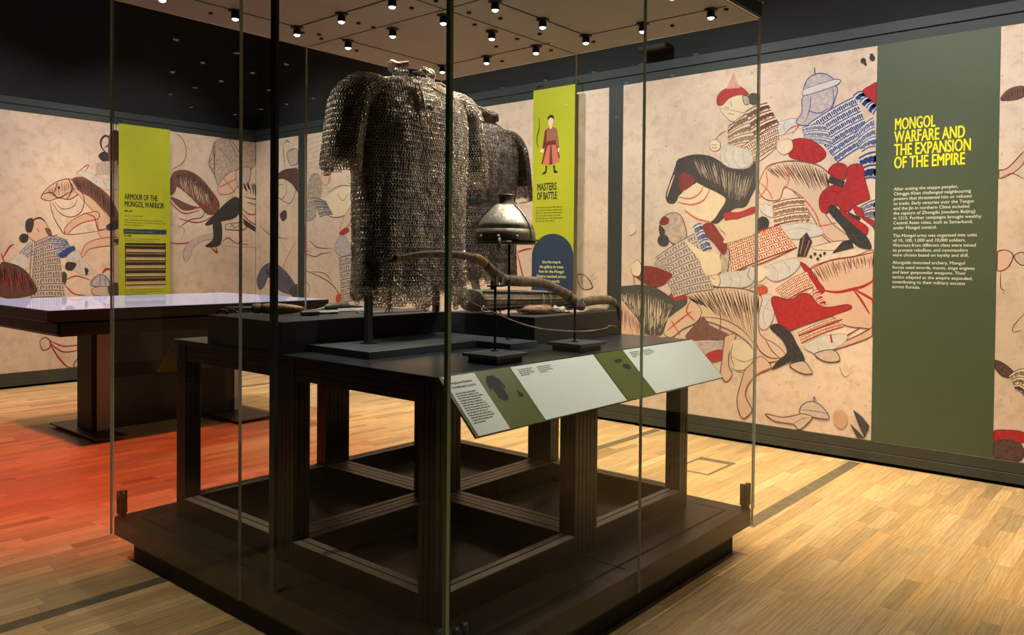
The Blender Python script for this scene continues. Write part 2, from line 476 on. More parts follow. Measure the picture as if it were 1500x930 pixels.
# strip floor: oak staves, the largest-showing ones single, the rest one mesh
rnd = random.Random(7)
SW = 0.0735
CAMV = Vector((0, 0, CAM_H))
def to_px(P):
    d = Vector(P) - CAMV
    z = d.dot(fw)
    if z < 0.2: return None
    return (750 + F_PX * d.dot(rt) / z, 398.1 - F_PX * d.dot(up) / z, z)
staves = []
nrow = int((3.0 - WALL_X) / SW)
for i in range(nrow):
    x = WALL_X + i * SW
    y = -1.2 - rnd.random() * 0.5
    while y < WALL_Y - 0.02:
        l = rnd.choice((0.22, 0.3, 0.38, 0.45, 0.52, 0.6, 0.68)) * rnd.uniform(0.92, 1.08)
        y1 = min(y + l, WALL_Y + 0.02)
        t = rnd.gauss(1.0, 0.13)
        hue = rnd.gauss(0, 0.03)
        tone = (max(0.6, min(1.3, t + hue)), max(0.6, min(1.3, t)), max(0.55, min(1.3, t - hue * 1.6)))
        staves.append((x, y, y1, tone, rnd.uniform(-0.0003, 0.0002)))
        y = y1
def score(s):
    x, y, y1, t, dz = s
    cx, cy = x + SW / 2, (y + y1) / 2
    if CX0 + 0.05 < cx < CX1 - 0.05 and CY0 + 0.05 < cy < CY1 - 0.05: return 0
    q = to_px((cx, cy, 0))
    if q is None or not (0 <= q[0] <= 1500 and 0 <= q[1] <= 930): return 0
    # hidden behind the case base
    if 165 < q[0] < 1100 and q[1] > 640 and -CX1 < 99 and cx * -0.646 + cy * 0.763 > 2.6 and q[1] > 770 - abs(q[0] - 640) * 0.1: return 0
    return (y1 - y) * SW * CAM_H / q[2] ** 3
order = sorted(range(len(staves)), key=lambda i: -score(staves[i]))
single = set(order[:300])
G = 0.0003
def stave_geo(L):
    w = SW - 2 * G
    b = 0.0004
    vs = [(0, 0, -0.012), (w, 0, -0.012), (w, L, -0.012), (0, L, -0.012),
          (0, 0, -b), (w, 0, -b), (w, L, -b), (0, L, -b),
          (b, b, 0), (w - b, b, 0), (w - b, L - b, 0), (b, L - b, 0)]
    fs = [(0, 1, 5, 4), (1, 2, 6, 5), (2, 3, 7, 6), (3, 0, 4, 7),
          (4, 5, 9, 8), (5, 6, 10, 9), (6, 7, 11, 10), (7, 4, 8, 11), (8, 9, 10, 11)]
    return vs, fs
cache = {}
for i in sorted(single):
    x, y, y1, tone, dz = staves[i]
    L = round(y1 - y - 2 * G, 2)
    if L not in cache:
        vs, fs = stave_geo(1.0 if False else L)
        me = bpy.data.meshes.new('floor_stave'); me.from_pydata(vs, [], fs)
        me.materials.append(M_OAK)
        ca = me.color_attributes.new('tone', 'FLOAT_COLOR', 'POINT')
        for d in ca.data: d.color = (1, 1, 1, 1)
        cache[L] = me
    o = bpy.data.objects.new('floor_stave', cache[L]); coll.objects.link(o)
    o.parent = floor
    o.location = (x + G, y + G, dz)
    o.scale.y = (y1 - y - 2 * G) / L
    o.color = (*tone, 1)
V, Fc, T = [], [], []
for i, (x, y, y1, tone, dz) in enumerate(staves):
    if i in single: continue
    vs, fs = stave_geo(y1 - y - 2 * G)
    o = len(V)
    V.extend((a + x + G, b + y + G, c + dz) for a, b, c in vs)
    Fc.extend(tuple(k + o for k in f) for f in fs)
    T.extend([(*tone, 1)] * len(vs))
me = bpy.data.meshes.new('floor_staves'); me.from_pydata(V, [], Fc); me.materials.append(M_OAK)
ca = me.color_attributes.new('tone', 'FLOAT_COLOR', 'POINT')
ca.data.foreach_set('color', [c for t in T for c in t])
so = link('floor_staves', me, floor); tag(so, kind='stuff')

# dark service strips and a flush floor box let into the boards
M_STRIP = mat('grey_service_strip', (0.17, 0.14, 0.095), 0.5, var=0.3, vscale=14)
for (x, w, ya, yb) in ((-1.935, 0.085, 4.30, WALL_Y - 0.03), (-3.60, 0.075, 4.6, WALL_Y - 0.03), (-3.64, 0.075, -1.0, 1.78), (-8.3, 0.08, 4.9, WALL_Y - 0.03)):
    bbox('service_strip', (x, x + w, ya, yb, -0.004, 0.0016), M_STRIP, floor)
fb = MB()
for (x0, x1, y0, y1) in ((-2.82, -2.80, 5.13, 5.57), (-2.56, -2.54, 5.13, 5.57), (-2.80, -2.56, 5.13, 5.15), (-2.80, -2.56, 5.50, 5.57)):
    fb.box(x0, x1, y0, y1, -0.004, 0.0022, M_STRIP)
fb.build('floor_box_frame', floor)

# ================================================================== GREEN TEXT PANEL
tp = thing('text_panel', 'tall olive green wall panel with yellow heading and white paragraphs', 'panel', (-1.396, WALL_Y, MUR_B))
mb = MB().box(-1.787, -1.005, WALL_Y - 0.007, WALL_Y, MUR_B + 0.001, MUR_T + 0.004, M_OLIVE)
mb.build('board', tp)
FR_T = Frame((0, WALL_Y - 0.007, 0), (1, 0, 0), (0, 0, 1), (0, -1, 0))
def fit_text(name, fr, s, u, v, cap, width, m, parent, h=0.0012, bold=0.0, align='LEFT', line=1.0):
    """lettering whose capitals are `cap` high and whose widest line is `width` wide"""
    size = cap / 0.70
    o = text(name, Frame((0, 0, 0), (1, 0, 0), (0, 1, 0), (0, 0, 1)), s, 0, 0, size, m, parent, 0, 0.0, 1.0, align, line)
    xs = [p.co.x for p in o.data.vertices]
    k = width / (max(xs) - min(xs))
    for p in o.data.vertices:
        p.co = fr.at(u + p.co.x * k, v + p.co.y, h)
    o.data.update()
    if bold:                                            # heavier strokes: the outline struck three times side by side
        vs = [p.co.copy() for p in o.data.vertices]; fs = [tuple(f.vertices) for f in o.data.polygons]
        mb = MB(); d = bold * size * 0.9
        for j, (a, b) in enumerate(((-d, 0), (d, 0), (0, d * 0.8), (0, -d * 0.8))):
            mb.add([q + fr.u * a + fr.v * b + fr.n * (0.00001 * j) for q in vs], fs, m)
        bpy.data.objects.remove(o)
        o = mb.build(name, parent)
    return o

for i, (s, w) in enumerate((('MONGOL', 0.262), ('WARFARE AND', 0.452), ('THE EXPANSION', 0.488), ('OF THE EMPIRE', 0.452))):
    fit_text('heading_line', FR_T, s, -1.661, 2.450 - i * 0.0925, 0.084, w, M_YELLOWINK, tp, bold=0.020)
para = (('After uniting the steppe peoples,\nChinggis Khan challenged neighbouring\npowers that threatened him or refused\nto trade. Early victories over the Tangut\nand the Jin in northern China included\nthe capture of Zhongdu (modern Beijing)\nin 1215. Further campaigns brought wealthy\nCentral Asian cities, such as Samarkand,\nunder Mongol control.', 2.013, 0.56),
        ('The Mongol army was organised into units\nof 10, 100, 1,000 and 10,000 soldiers.\nWarriors from different clans were mixed\nto prevent rebellion, and commanders\nwere chosen based on loyalty and skill.', 1.676, 0.535),
        ('Alongside mounted archery, Mongol\nforces used swords, maces, siege engines\nand later gunpowder weapons. Their\ntactics adapted as the empire expanded,\ncontributing to their military success\nacross Eurasia.', 1.482, 0.525))
for s, v, w in para:
    fit_text('paragraph', FR_T, s, -1.659, v, 0.0220, w, M_WHITEINK, tp, bold=0.008, line=1.115)

# ================================================================== HANGING BANNERS
def banner(label, fr, a, b, z0, z1):
    c = fr.at((a + b) / 2, z0, 0.12)
    t = thing('hanging_banner', label, 'banner', c, 'lime hanging banners')
    mb = MB()
    vs = [fr.at(u, v, h) for h in (0.116, 0.122) for v in (z0, z1) for u in (a, b)]
    mb.add(vs, [(0, 2, 3, 1), (4, 5, 7, 6), (0, 1, 5, 4), (2, 6, 7, 3), (0, 4, 6, 2), (1, 3, 7, 5)], M_LIME)
    mb.build('fabric', t)
    mb = MB()
    vs = [fr.at(u, v, h) for h in (0.108, 0.1225) for v in (z1 - 0.018, z1 + 0.012) for u in (a + 0.001, b - 0.001)]
    mb.add(vs, [(0, 2, 3, 1), (4, 5, 7, 6), (0, 1, 5, 4), (2, 6, 7, 3), (0, 4, 6, 2), (1, 3, 7, 5)], M_LIME)
    mb.build('top_hem', t)
    for u in (a + 0.03, b - 0.03):
        MB().tube([fr.at(u, z1 + 0.0, 0.115), fr.at(u, z1 + 0.05, 0.10), fr.at(u, z1 + 0.07, 0.02)], 0.005, M_ROD, 6).build('hook', t)
    return t, Frame(fr.at(0, 0, 0.122), fr.u, fr.v, fr.n)

# "armour of the Mongol warrior"
t, fb_ = banner('lime banner with a printed strip of lamellar armour, above the screen table', FR_L, 4.308, 4.942, 0.80, 3.062)
for i, (s, w) in enumerate((('ARMOUR OF THE', 0.405), ('MONGOL WARRIOR', 0.485))):
    fit_text('heading_line', fb_, s, 4.375, 2.168 - i * 0.088, 0.070, w, M_INK, t, bold=0.02)
fine_print('fine_print', fb_, 4.375, 2.02, 0.23, 1, 0.034, M_INK, t, seed=3)
fine_print('fine_print', fb_, 4.375, 1.965, 0.50, 1, 0.030, M_FAINT, t, th=0.3, seed=4)
fine_print('fine_print', fb_, 4.375, 1.915, 0.52, 3, 0.031, M_FAINT, t, th=0.3, seed=5)
mb = MB(); fill(mb, fb_, [(4.365, 1.748), (4.897, 1.755), (4.897, 1.815), (4.365, 1.81)], 0.0008, M_NAVY); mb.build('quote_band', t)
fine_print('fine_print', fb_, 4.38, 1.772, 0.50, 1, 0.034, M_FAINT, t, h=0.0016, th=0.35, seed=6)
fine_print('fine_print', fb_, 4.375, 1.72, 0.18, 1, 0.034, M_INK, t, seed=7)
fine_print('fine_print', fb_, 4.375, 1.688, 0.51, 2, 0.026, M_FAINT, t, th=0.3, seed=8)
# the printed lamellar sample
M_SAND = mat('sand_print', srgb(232, 204, 140), 0.7, var=0.15, vscale=90)
mb = MB()
fill(mb, fb_, [(4.385, 1.10), (4.885, 1.095), (4.89, 1.645), (4.38, 1.64)], 0.0006, mat('brown_black_print', srgb(40, 26, 18), 0.7, var=0.2))
rows = 11
for i in range(rows):
    v = 1.618 - i * 0.0495
    gold = i % 2 == 1 or i == rows - 1
    n = 28
    for k in range(n):
        u = 4.392 + k * 0.0176
        if gold: fill(mb, fb_, [(u, v - 0.036), (u + 0.013, v - 0.036), (u + 0.011, v), (u + 0.003, v)], 0.0012, M_SAND)
        else: fill(mb, fb_, [(u + 0.003, v - 0.012), (u + 0.010, v - 0.012), (u + 0.010, v - 0.003), (u + 0.003, v - 0.003)], 0.0012, M_SAND)
mb.build('printed_armour_sample', t)
fine_print('fine_print', fb_, 4.375, 1.065, 0.5, 3, 0.026, M_FAINT, t, th=0.3, seed=9)

# "masters of battle"
t, fm_ = banner('lime banner with a robed archer and a navy arch, beside the mail shirts', FR_R, -4.928, -4.428, 0.95, 3.118)
for i, (s, w) in enumerate((('MASTERS', 0.232), ('OF BATTLE', 0.24))):
    fit_text('heading_line', fm_, s, -4.872, 2.155 - i * 0.087, 0.070, w, M_INK, t, bold=0.02)
fine_print('fine_print', fm_, -4.885, 1.985, 0.36, 6, 0.0262, M_FAINT, t, th=0.38, seed=12)
mb = MB()
arc = [(-4.928, 0.951), (-4.429, 0.951), (-4.429, 1.55)] + [(-4.678 + 0.249 * math.cos(a), 1.50 + 0.215 * math.sin(a) + 0.02) for a in [math.pi * k / 16 for k in range(1, 16)]] + [(-4.928, 1.55)]
fill(mb, fm_, arc, 0.0008, M_NAVY); mb.build('navy_arch', t)
for i, (s, w) in enumerate((('Use the map in', 0.22), ('the gallery to trace', 0.285), ('how far the Mongol', 0.30), ('Empire reached across', 0.35), ("today's world.", 0.21))):
    fit_text('arch_lettering', fm_, s, -4.688, 1.452 - i * 0.046, 0.028, w, mat('pale_lime_print', srgb(226, 230, 150), 0.7, var=0.03), t, h=0.0016, bold=0.014, align='CENTER')
# printed archer (simple flat figure)
P_SKIN = mat('pale_skin_print', srgb(236, 204, 170), 0.7, var=0.03); P_MAROON = mat('maroon_print', srgb(112, 36, 44), 0.7, var=0.05)
P_ROSE = mat('rose_print', srgb(196, 112, 92), 0.7, var=0.05); P_TAN = mat('tan_print', srgb(150, 98, 74), 0.7, var=0.05)
mb = MB()
def fp(poly, m, h): fill(mb, fm_, [(-4.71 + x * 0.001, 2.30 + y * 0.001) for x, y in poly], h, m)
fp([(-62, 88), (-38, 90), (-44, 35), (-60, 32)], M_INK, 0.0008); fp([(32, 88), (58, 86), (52, 35), (36, 35)], M_INK, 0.0008)
fp([(-108, 8), (-60, 12), (-42, 38), (-72, 40)], M_INK, 0.001); fp([(42, 12), (98, 18), (62, 42), (40, 38)], M_INK, 0.001)
fp([(-112, 112), (-50, 98), (30, 98), (108, 118), (62, 300), (-52, 300)], P_ROSE, 0.0012)
fp([(-14, 98), (26, 98), (14, 270), (-4, 300)], P_MAROON, 0.0016); fp([(-112, 112), (-94, 108), (-30, 300), (-58, 300)], P_MAROON, 0.0016)
fp([(58, 300), (76, 290), (112, 158), (98, 150)], P_MAROON, 0.0016)
fp([(-66, 290), (66, 290), (74, 430), (40, 452), (-36, 452), (-70, 430)], P_TAN, 0.002)
fp([(-66, 285), (66, 285), (62, 330), (-30, 325), (-70, 310)], P_MAROON, 0.0024)
fp([(-70, 430), (-48, 440), (-50, 330), (-78, 250), (-100, 262), (-86, 340)], P_MAROON, 0.0024)
fp([(74, 430), (56, 440), (60, 330), (84, 240), (104, 252), (92, 340)], P_TAN, 0.0024)
fp([(-100, 262), (-78, 250), (-86, 214), (-124, 226), (-128, 246)], P_SKIN, 0.0028); fp([(84, 240), (104, 252), (110, 224), (92, 208)], P_SKIN, 0.0028)
fp([(-14, 440), (14, 440), (18, 480), (-18, 480)], P_SKIN, 0.0028)
fp(smooth_pts([(-32, 520), (-26, 478), (0, 462), (26, 478), (32, 520), (24, 545), (-24, 545)], True, 3), P_SKIN, 0.003)
fp(smooth_pts([(-38, 520), (-34, 556), (0, 574), (34, 556), (36, 518), (26, 536), (0, 546), (-26, 532)], True, 3), M_INK, 0.0034)
stroke(mb, fm_, [(-4.71 + x * 0.001, 2.30 + y * 0.001) for x, y in smooth_pts([(-150, 560), (-140, 500), (-146, 440), (-166, 380), (-166, 310), (-142, 272)])], 0.011, 0.001, M_INK)
mb.build('printed_archer', t)

# slim dark bar fixture on the dark frieze, unlit
o = MB().box(-3.80, -3.52, WALL_Y - 0.05, WALL_Y + 0.09, 3.34, 3.395, M_BLACK).build('frieze_fixture', None, 0.012)
tag(o, 'short dark bar fixed on the dark frieze above the mural', 'fixture')

# ================================================================== GLASS CASE
case = thing('display_case', 'large freestanding glass case on a dark brown steel base', 'display case', (-2.84, 2.82, 0))
bbox('plinth', (CX0 + 0.08, CX1 - 0.08, CY0 + 0.08, CY1 - 0.08, 0.001, SLAB_B), M_PLINTH, case)
slab = bbox('base_slab', (CX0 + 0.013, CX1 - 0.013, CY0 + 0.013, CY1 - 0.013, SLAB_B, SLAB_T), M_SLAB, case, 0.003)
# raised inner deck leaves a narrow slot around it
bbox('deck', (CX0 + 0.135, CX1 - 0.105, CY0 + 0.10, CY1 - 0.135, SLAB_T, SLAB_T + 0.0015), M_SLAB, slab)
gv = MB()
for (x0, x1, y0, y1) in ((CX0 + 0.125, CX1 - 0.095, CY0 + 0.088, CY0 + 0.10), (CX0 + 0.125, CX1 - 0.095, CY1 - 0.135, CY1 - 0.123),
                         (CX0 + 0.123, CX0 + 0.135, CY0 + 0.10, CY1 - 0.135), (CX1 - 0.105, CX1 - 0.093, CY0 + 0.10, CY1 - 0.135)):
    gv.box(x0, x1, y0, y1, SLAB_T - 0.01, SLAB_T + 0.0006, M_GROOVE)
gv.build('deck_slot', slab)
bbox('deck_joint', (CX1 - 0.4, CX1 - 0.06, 2.80, 2.808, SLAB_T, SLAB_T + 0.0022), M_GROOVE, slab)
# glass doors: two leaves on each side, each with its green polished edges
GT = 0.012
mx, my = (CX0 + CX1) / 2, (CY0 + CY1) / 2
gz0, gz1 = SLAB_B + 0.004, CASE_T
def pane(x0, x1, y0, y1, z0, edge_m):
    mb = MB()
    vs = [(x, y, z) for z in (z0, gz1) for y in (y0, y1) for x in (x0, x1)]
    thin_ = 'x' if (x1 - x0) < (y1 - y0) else 'y'
    q = [((0, 2, 3, 1), thin_), ((4, 5, 7, 6), 'e'), ((0, 1, 5, 4), 'y'), ((2, 6, 7, 3), 'y'), ((0, 4, 6, 2), 'x'), ((1, 3, 7, 5), 'x')]
    thin = 'x' if (x1 - x0) < (y1 - y0) else 'y'
    mb.add(vs, [], M_GLASS)
    for f, a in q:
        mb.f.append(list(f)); mb.m.append(mb._mi(M_GLASS if a == thin else edge_m)); mb.smooth.append(False)
    return mb.build('glass_door', case)
g = 0.002
pane(CX0, mx - g, CY0, CY0 + GT, gz0, M_GLASSEDGE2); pane(mx + g, CX1 - 0.016, CY0, CY0 + GT, gz0, M_GLASSEDGE2)
pane(CX1 - GT, CX1, CY0 + GT + g, my - g, gz0, M_GLASSEDGE); pane(CX1 - GT, CX1, my + g, CY1 - GT - g, gz0, M_GLASSEDGE2)
pane(CX0, mx - g, CY1 - GT, CY1, SLAB_T, M_GLASSEDGE2); pane(mx + g, CX1, CY1 - GT, CY1, SLAB_T, M_GLASSEDGE2)
pane(CX0, CX0 + GT, CY0 + GT + g, my - g, SLAB_T, M_GLASSEDGE2); pane(CX0, CX0 + GT, my + g, CY1 - GT - g, SLAB_T, M_GLASSEDGE2)
# green corner bar where the two near doors meet
cb = MB(); cb.box(CX1 - 0.015, CX1 + 0.001, CY0 - 0.001, CY0 + 0.013, gz0, gz1, M_GLASSEDGE)  # glow of light through the glass put into the colour, one face deeper
cb.m = [0, 0, 1, 0, 0, 0]; cb.mats.append(mat('deep_green_glass_edge', (0.14, 0.26, 0.15), 0.2, var=0.15, vscale=4))
cb.build('corner_bar', case)
# door stile: slim dark upright behind the front glass
bbox('door_stile', (-2.655, -2.622, CY0 + GT + 0.003, CY0 + GT + 0.018, SLAB_T, CASE_T), mat('dark_green_stile', (0.022, 0.030, 0.027), 0.5, var=0.2), case)
# patch hinges at the foot of the glass corners
def hinge(x, y, dx, dy):
    mb = MB()
    mb.tube([(x, y, SLAB_T + 0.02), (x, y, SLAB_T + 0.125)], 0.0135, M_HINGE, 12)
    mb.tube([(x + dx, y + dy, SLAB_T + 0.025), (x + dx, y + dy, SLAB_T + 0.13)], 0.0135, M_HINGE, 12)
    mb.box(min(x, x + dx) - 0.006, max(x, x + dx) + 0.006, min(y, y + dy) - 0.006, max(y, y + dy) + 0.006, SLAB_T + 0.001, SLAB_T + 0.12, M_HINGE)
    mb.build('patch_hinge', case)
hinge(CX0 + 0.04, CY0 + 0.028, 0.025, 0.012)
hinge(CX1 - 0.045, CY1 - 0.045, 0.022, 0.018)
hinge(CX1 - 0.06, CY0 + 0.03, 0.03, 0.004)
hinge(CX1 - 0.028, CY0 + 0.075, 0.004, 0.03)
# canopy
bbox('fascia', (CX0 - 0.004, CX1 + 0.004, CY0 - 0.004, CY1 + 0.004, CASE_T + 0.006, CASE_T + 0.078), M_FASCIA, case, 0.003)
ceil_p = bbox('ceiling_panel', (CX0 + 0.016, CX1 - 0.016, CY0 + 0.016, CY1 - 0.016, CASE_T, CASE_T + 0.0055), M_CEIL, case)
bbox('top_trim', (CX0 - 0.008, CX1 + 0.008, CY0 - 0.008, CY1 + 0.008, CASE_T + 0.080, CASE_T + 0.084), mat('pale_trim', (0.25, 0.27, 0.26), 0.4, metal=0.5, var=0.1), case)
SX = [-3.68, -3.30, -2.915, -2.565, -2.205, -1.82]
SY = [1.807, 2.18, 2.544, 2.885, 3.253, 3.637]
def groove(x0, x1, y0, y1, w=0.005):
    if x0 == x1: d = (x0 - w, x0 + w, y0, y1)
    else: d = (x0, x1, y0 - w, y0 + w)
    bbox('ceiling_slot', (*d, CASE_T - 0.0015, CASE_T + 0.001), M_GROOVE, ceil_p)
groove(SX[0], SX[0], 1.75, SY[2]); groove(SX[0], SX[2] + 0.06, SY[2], SY[2]); groove(SX[0], SX[0], SY[3] - 0.06, SY[5]); groove(SX[0], SX[2] + 0.1, SY[5], SY[5])
groove(SX[3], SX[3], SY[3] - 0.08, SY[5]); groove(SX[3], SX[5] + 0.08, SY[5], SY[5]); groove(SX[3], SX[5], SY[2], SY[2]); groove(SX[3], SX[3], 1.75, SY[2])
groove(CX0 + 0.02, CX1 - 0.02, my, my, 0.003); groove(mx, mx, CY0 + 0.02, CY1 - 0.02, 0.003)
dots = [(-3.81, 1.70), (-3.81, 2.12), (-3.81, 2.50), (-3.74, 2.62), (-3.70, 2.70), (-3.76, 2.76), (-3.36, 2.70), (-3.36, 2.80), (-3.81, 3.05), (-2.95, 2.70), (-2.95, 2.93),
        (-2.78, 2.70), (-2.78, 2.93), (-2.90, 3.10), (-2.72, 3.10), (-2.60, 2.70), (-2.60, 2.93), (-2.9, 3.45), (-2.74, 3.45), (-2.90, 3.76), (-2.60, 3.76), (-2.10, 3.76), (-1.86, 3.76), (-1.76, 3.68), (-3.3, 3.78), (-2.2, 2.70), (-2.2, 2.93), (-3.1, 3.50)]
for x, y in dots:
    MB().lathe([(0.002, -0.008), (0.011, -0.008), (0.012, 0.001)], (x, y, CASE_T), M_BLACK, 10).build('ceiling_socket', ceil_p)

SPOTS = [(0, 0), (0, 1), (0, 2), (1, 2), (2, 2), (0, 3), (1, 3), (2, 3), (4, 3), (3, 3), (3, 4), (2, 4), (2, 5), (1, 5), (0, 5), (3, 5), (4, 5), (5, 4), (5, 5)]
sh = {}
ORD = 'first second third fourth fifth sixth seventh eighth ninth tenth eleventh twelfth thirteenth fourteenth fifteenth sixteenth seventeenth eighteenth nineteenth'.split()
SPOTS.sort(key=lambda q: to_px((SX[q[0]], SY[q[1]], CASE_T - 0.04))[0])
for k, (i, j) in enumerate(SPOTS):
    x, y = SX[i], SY[j]
    row = ('front edge', 'front', 'middle', 'middle', 'back', 'back edge')[j]
    t = thing('spotlight', 'small lit black spotlight in the %s of the case ceiling, %s from the left' % (row, ORD[k]), 'spotlight', (x, y, CASE_T - 0.001), 'spotlights of the case ceiling')
    if not sh:
        mb = MB().lathe([(0.034, 0.0), (0.034, -0.004), (0.010, -0.006), (0.010, -0.0065)], (x, y, CASE_T - 0.001), M_BLACK, 16); a = mb.build('mounting_plate', t)
        mb = MB().lathe([(0.008, -0.006), (0.019, -0.010), (0.021, -0.036), (0.018, -0.042), (0.0175, -0.036)], (x, y, CASE_T - 0.001), M_BLACK, 16); b = mb.build('housing', t)
        mb = MB().lathe([(0.0165, -0.037), (0.0165, -0.043), (0.010, -0.049), (0.002, -0.050)], (x, y, CASE_T - 0.001), M_LENS, 14); c = mb.build('lens', t)
        sh['o'] = (x, y); sh['p'] = (a, b, c)
    else:
        for p0 in sh['p']:
            q = p0.copy(); coll.objects.link(q); q.parent = t
            q.matrix_parent_inverse = p0.matrix_parent_inverse.copy()
    # the lamp itself
    # (each head is swivelled towards an exhibit)
    l = bpy.data.lights.new('spotlight_lamp', 'SPOT'); l.color = (1.0, 0.90, 0.76); l.spot_blend = 0.7; l.shadow_soft_size = 0.016
    lo = bpy.data.objects.new('spotlight_lamp', l); coll.objects.link(lo); lo.parent = t; lo.location = (0, 0, -0.062)
    if i == 5 or (i, j) == (4, 3): tgt, l.energy, ang = (x - 0.05, y - 0.25, 1.0), 33.0, 84
    elif i >= 3: tgt, l.energy, ang = (-2.80, 2.58 if j < 5 else 3.1, 1.85), 25.0, 62
    elif j <= 1: tgt, l.energy, ang = (-2.95, 2.5, 1.80), 40.0, 58
    else: tgt, l.energy, ang = (x * 0.85 + 0.15 * mx, y * 0.85 + 0.15 * my, 1.2), 20.0, 78
    l.spot_size = math.radians(ang)
    lo.rotation_euler = (Vector(tgt) - Vector((x, y, CASE_T - 0.062))).to_track_quat('-Z', 'Y').to_euler()

# ================================================================== TABLE INSIDE THE CASE
table = thing('display_table', 'black slotted-profile table with a dark top inside the glass case', 'table', (-2.86, 2.82, SLAB_T))
LZ0 = SLAB_T + 0.002
LW = 0.082
def leg(x0, y0):
    """square profile upright with slots in its four faces"""
    x1, y1 = x0 + LW, y0 + LW
    zt = TZ - 0.02
    l = bbox('leg', (x0, x1, y0, y1, LZ0, zt), M_LEG, table, 0.002)
    mb = MB()
    for k in (0.33, 0.67):
        xx, yy = x0 + LW * k, y0 + LW * k
        mb.box(xx - 0.003, xx + 0.003, y0 - 0.0006, y0 + 0.004, LZ0 + 0.002, zt - 0.002, M_GROOVE)
        mb.box(xx - 0.003, xx + 0.003, y1 - 0.004, y1 + 0.0006, LZ0 + 0.002, zt - 0.002, M_GROOVE)
        mb.box(x0 - 0.0006, x0 + 0.004, yy - 0.003, yy + 0.003, LZ0 + 0.002, zt - 0.002, M_GROOVE)
        mb.box(x1 - 0.004, x1 + 0.0006, yy - 0.003, yy + 0.003, LZ0 + 0.002, zt - 0.002, M_GROOVE)
    mb.build('slot', l)
tmx, tmy = (TX0 + TX1) / 2, (TY0 + TY1) / 2
xs4 = (TX0, tmx - LW - 0.012, tmx - 0.010, TX1 - LW)
ys4 = (TY0, tmy - LW - 0.001, tmy + 0.001, TY1 - LW)
for x in xs4:
    for y in ys4:
        leg(x, y)
RZ1 = 0.3244
def rail(x0, x1, y0, y1, along, z0=LZ0 + 0.001, z1=RZ1):
    r = bbox('rail', (x0, x1, y0, y1, z0, z1), M_LEG, table)
    tp_ = bbox('lit_rail_top', (x0, x1, y0, y1, z1, z1 + 0.004), M_RAIL_LIT, r)  # paler strip paints the lit top of the dark rail
    mb = MB()
    for k in (0.5,):
        if along == 'x':
            yy = y0 + (y1 - y0) * k; mb.box(x0, x1, yy - 0.003, yy + 0.003, z1 + 0.001, z1 + 0.0048, M_GROOVE)
        else:
            xx = x0 + (x1 - x0) * k; mb.box(xx - 0.003, xx + 0.003, y0, y1, z1 + 0.001, z1 + 0.0048, M_GROOVE)
    mb.build('slot', r)
RW = 0.072
for a, b in ((xs4[0] + LW, xs4[1]), (xs4[2] + LW, xs4[3])):
    for y in (TY0 + 0.001, tmy - RW - 0.003, tmy + 0.003, TY1 - RW - 0.001): rail(a, b, y, y + RW, 'x')
for a, b in ((ys4[0] + LW, ys4[1]), (ys4[2] + LW, ys4[3])):
    for x in (TX0 + 0.001, tmx - RW - 0.003, tmx + 0.003, TX1 - RW - 0.001): rail(x, x + RW, a, b, 'y')
# upper frame and top
for (x0, x1, y0, y1) in ((TX0 + LW, TX1 - LW, TY0 + 0.004, TY0 + 0.06), (TX0 + LW, TX1 - LW, TY1 - 0.06, TY1 - 0.004),
                         (TX0 + 0.004, TX0 + 0.06, TY0 + LW, TY1 - LW), (TX1 - 0.06, TX1 - 0.004, TY0 + LW, TY1 - LW)):
    r = bbox('apron', (x0, x1, y0, y1, TZ - 0.098, TZ - 0.021), M_LEG, table)
    along_x = (x1 - x0) > (y1 - y0)
    mb = MB()
    for z in (TZ - 0.048, TZ - 0.074):
        if along_x: mb.box(x0, x1, y0 - 0.0006, y0 + 0.004, z, z + 0.005, M_GROOVE)
        else: mb.box(x1 - 0.004, x1 + 0.0006, y0, y1, z, z + 0.005, M_GROOVE)
    mb.build('slot', r)
bbox('table_top', (TX0 - 0.004, TX1 + 0.004, TY0 - 0.004, TY1 + 0.004, TZ - 0.020, TZ), M_TABLE, table, 0.002)
# small pipes and fixings under the table
MB().tube([(-2.95, 2.9, 0.36), (-2.95, 3.05, 0.355)], 0.015, M_ROD, 8).build('cable_gland', table)

# label desks: tilted boards along the right side (two) and the far left side
def label_board(y0, y1, x_in, z_in, x_out, z_out, label):
    a, b = Vector((x_in, 0, z_in)), Vector((x_out, 0, z_out))
    up_ = (a - b).normalized(); L = (a - b).length
    sgn = 1 if x_out > x_in else -1
    n = Vector((0, sgn, 0)).cross(up_)
    if n.z < 0: n = -n
    fr = Frame((x_out, 0, z_out), (0, 1, 0), tuple(up_), tuple(n))
    t = thing('label_board', label, 'label board', (x_in, (y0 + y1) / 2, z_out), 'tilted label boards')
    def slab_(a0, a1, v0, v1, h0, h1, m, nm):
        vs = [fr.at(u, v, h) for h in (h0, h1) for v in (v0, v1) for u in (a0, a1)]
        return MB().add(vs, [(0, 2, 3, 1), (4, 5, 7, 6), (0, 1, 5, 4), (2, 6, 7, 3), (0, 4, 6, 2), (1, 3, 7, 5)], m).build(nm, t)
    slab_(y0, y1, 0, L, 0.0, 0.008, M_MOSS, 'backing')
    return t, fr, L, slab_
XI, ZI, XO, ZO = TX1 + 0.012, TZ - 0.006, -1.776, 0.908
ysplit = 2.838
t, fr, L, sl = label_board(TY0 - 0.002, ysplit - 0.002, XI, ZI, XO, ZO, 'tilted pale label board with a mail shirt silhouette on its green stripe')
sl(TY0 + 0.010, 2.088, 0.002, L - 0.002, 0.008, 0.0095, M_CARD, 'text_card'); sl(2.286, ysplit - 0.006, 0.002, L - 0.002, 0.008, 0.0095, M_CARD, 'caption_card')
M_CARDINK = M_GREYINK
fit_text('heading_line', fr, 'Forging an Empire:', TY0 + 0.024, L - 0.036, 0.0095, 0.112, M_INK, t, h=0.0102, bold=0.012)
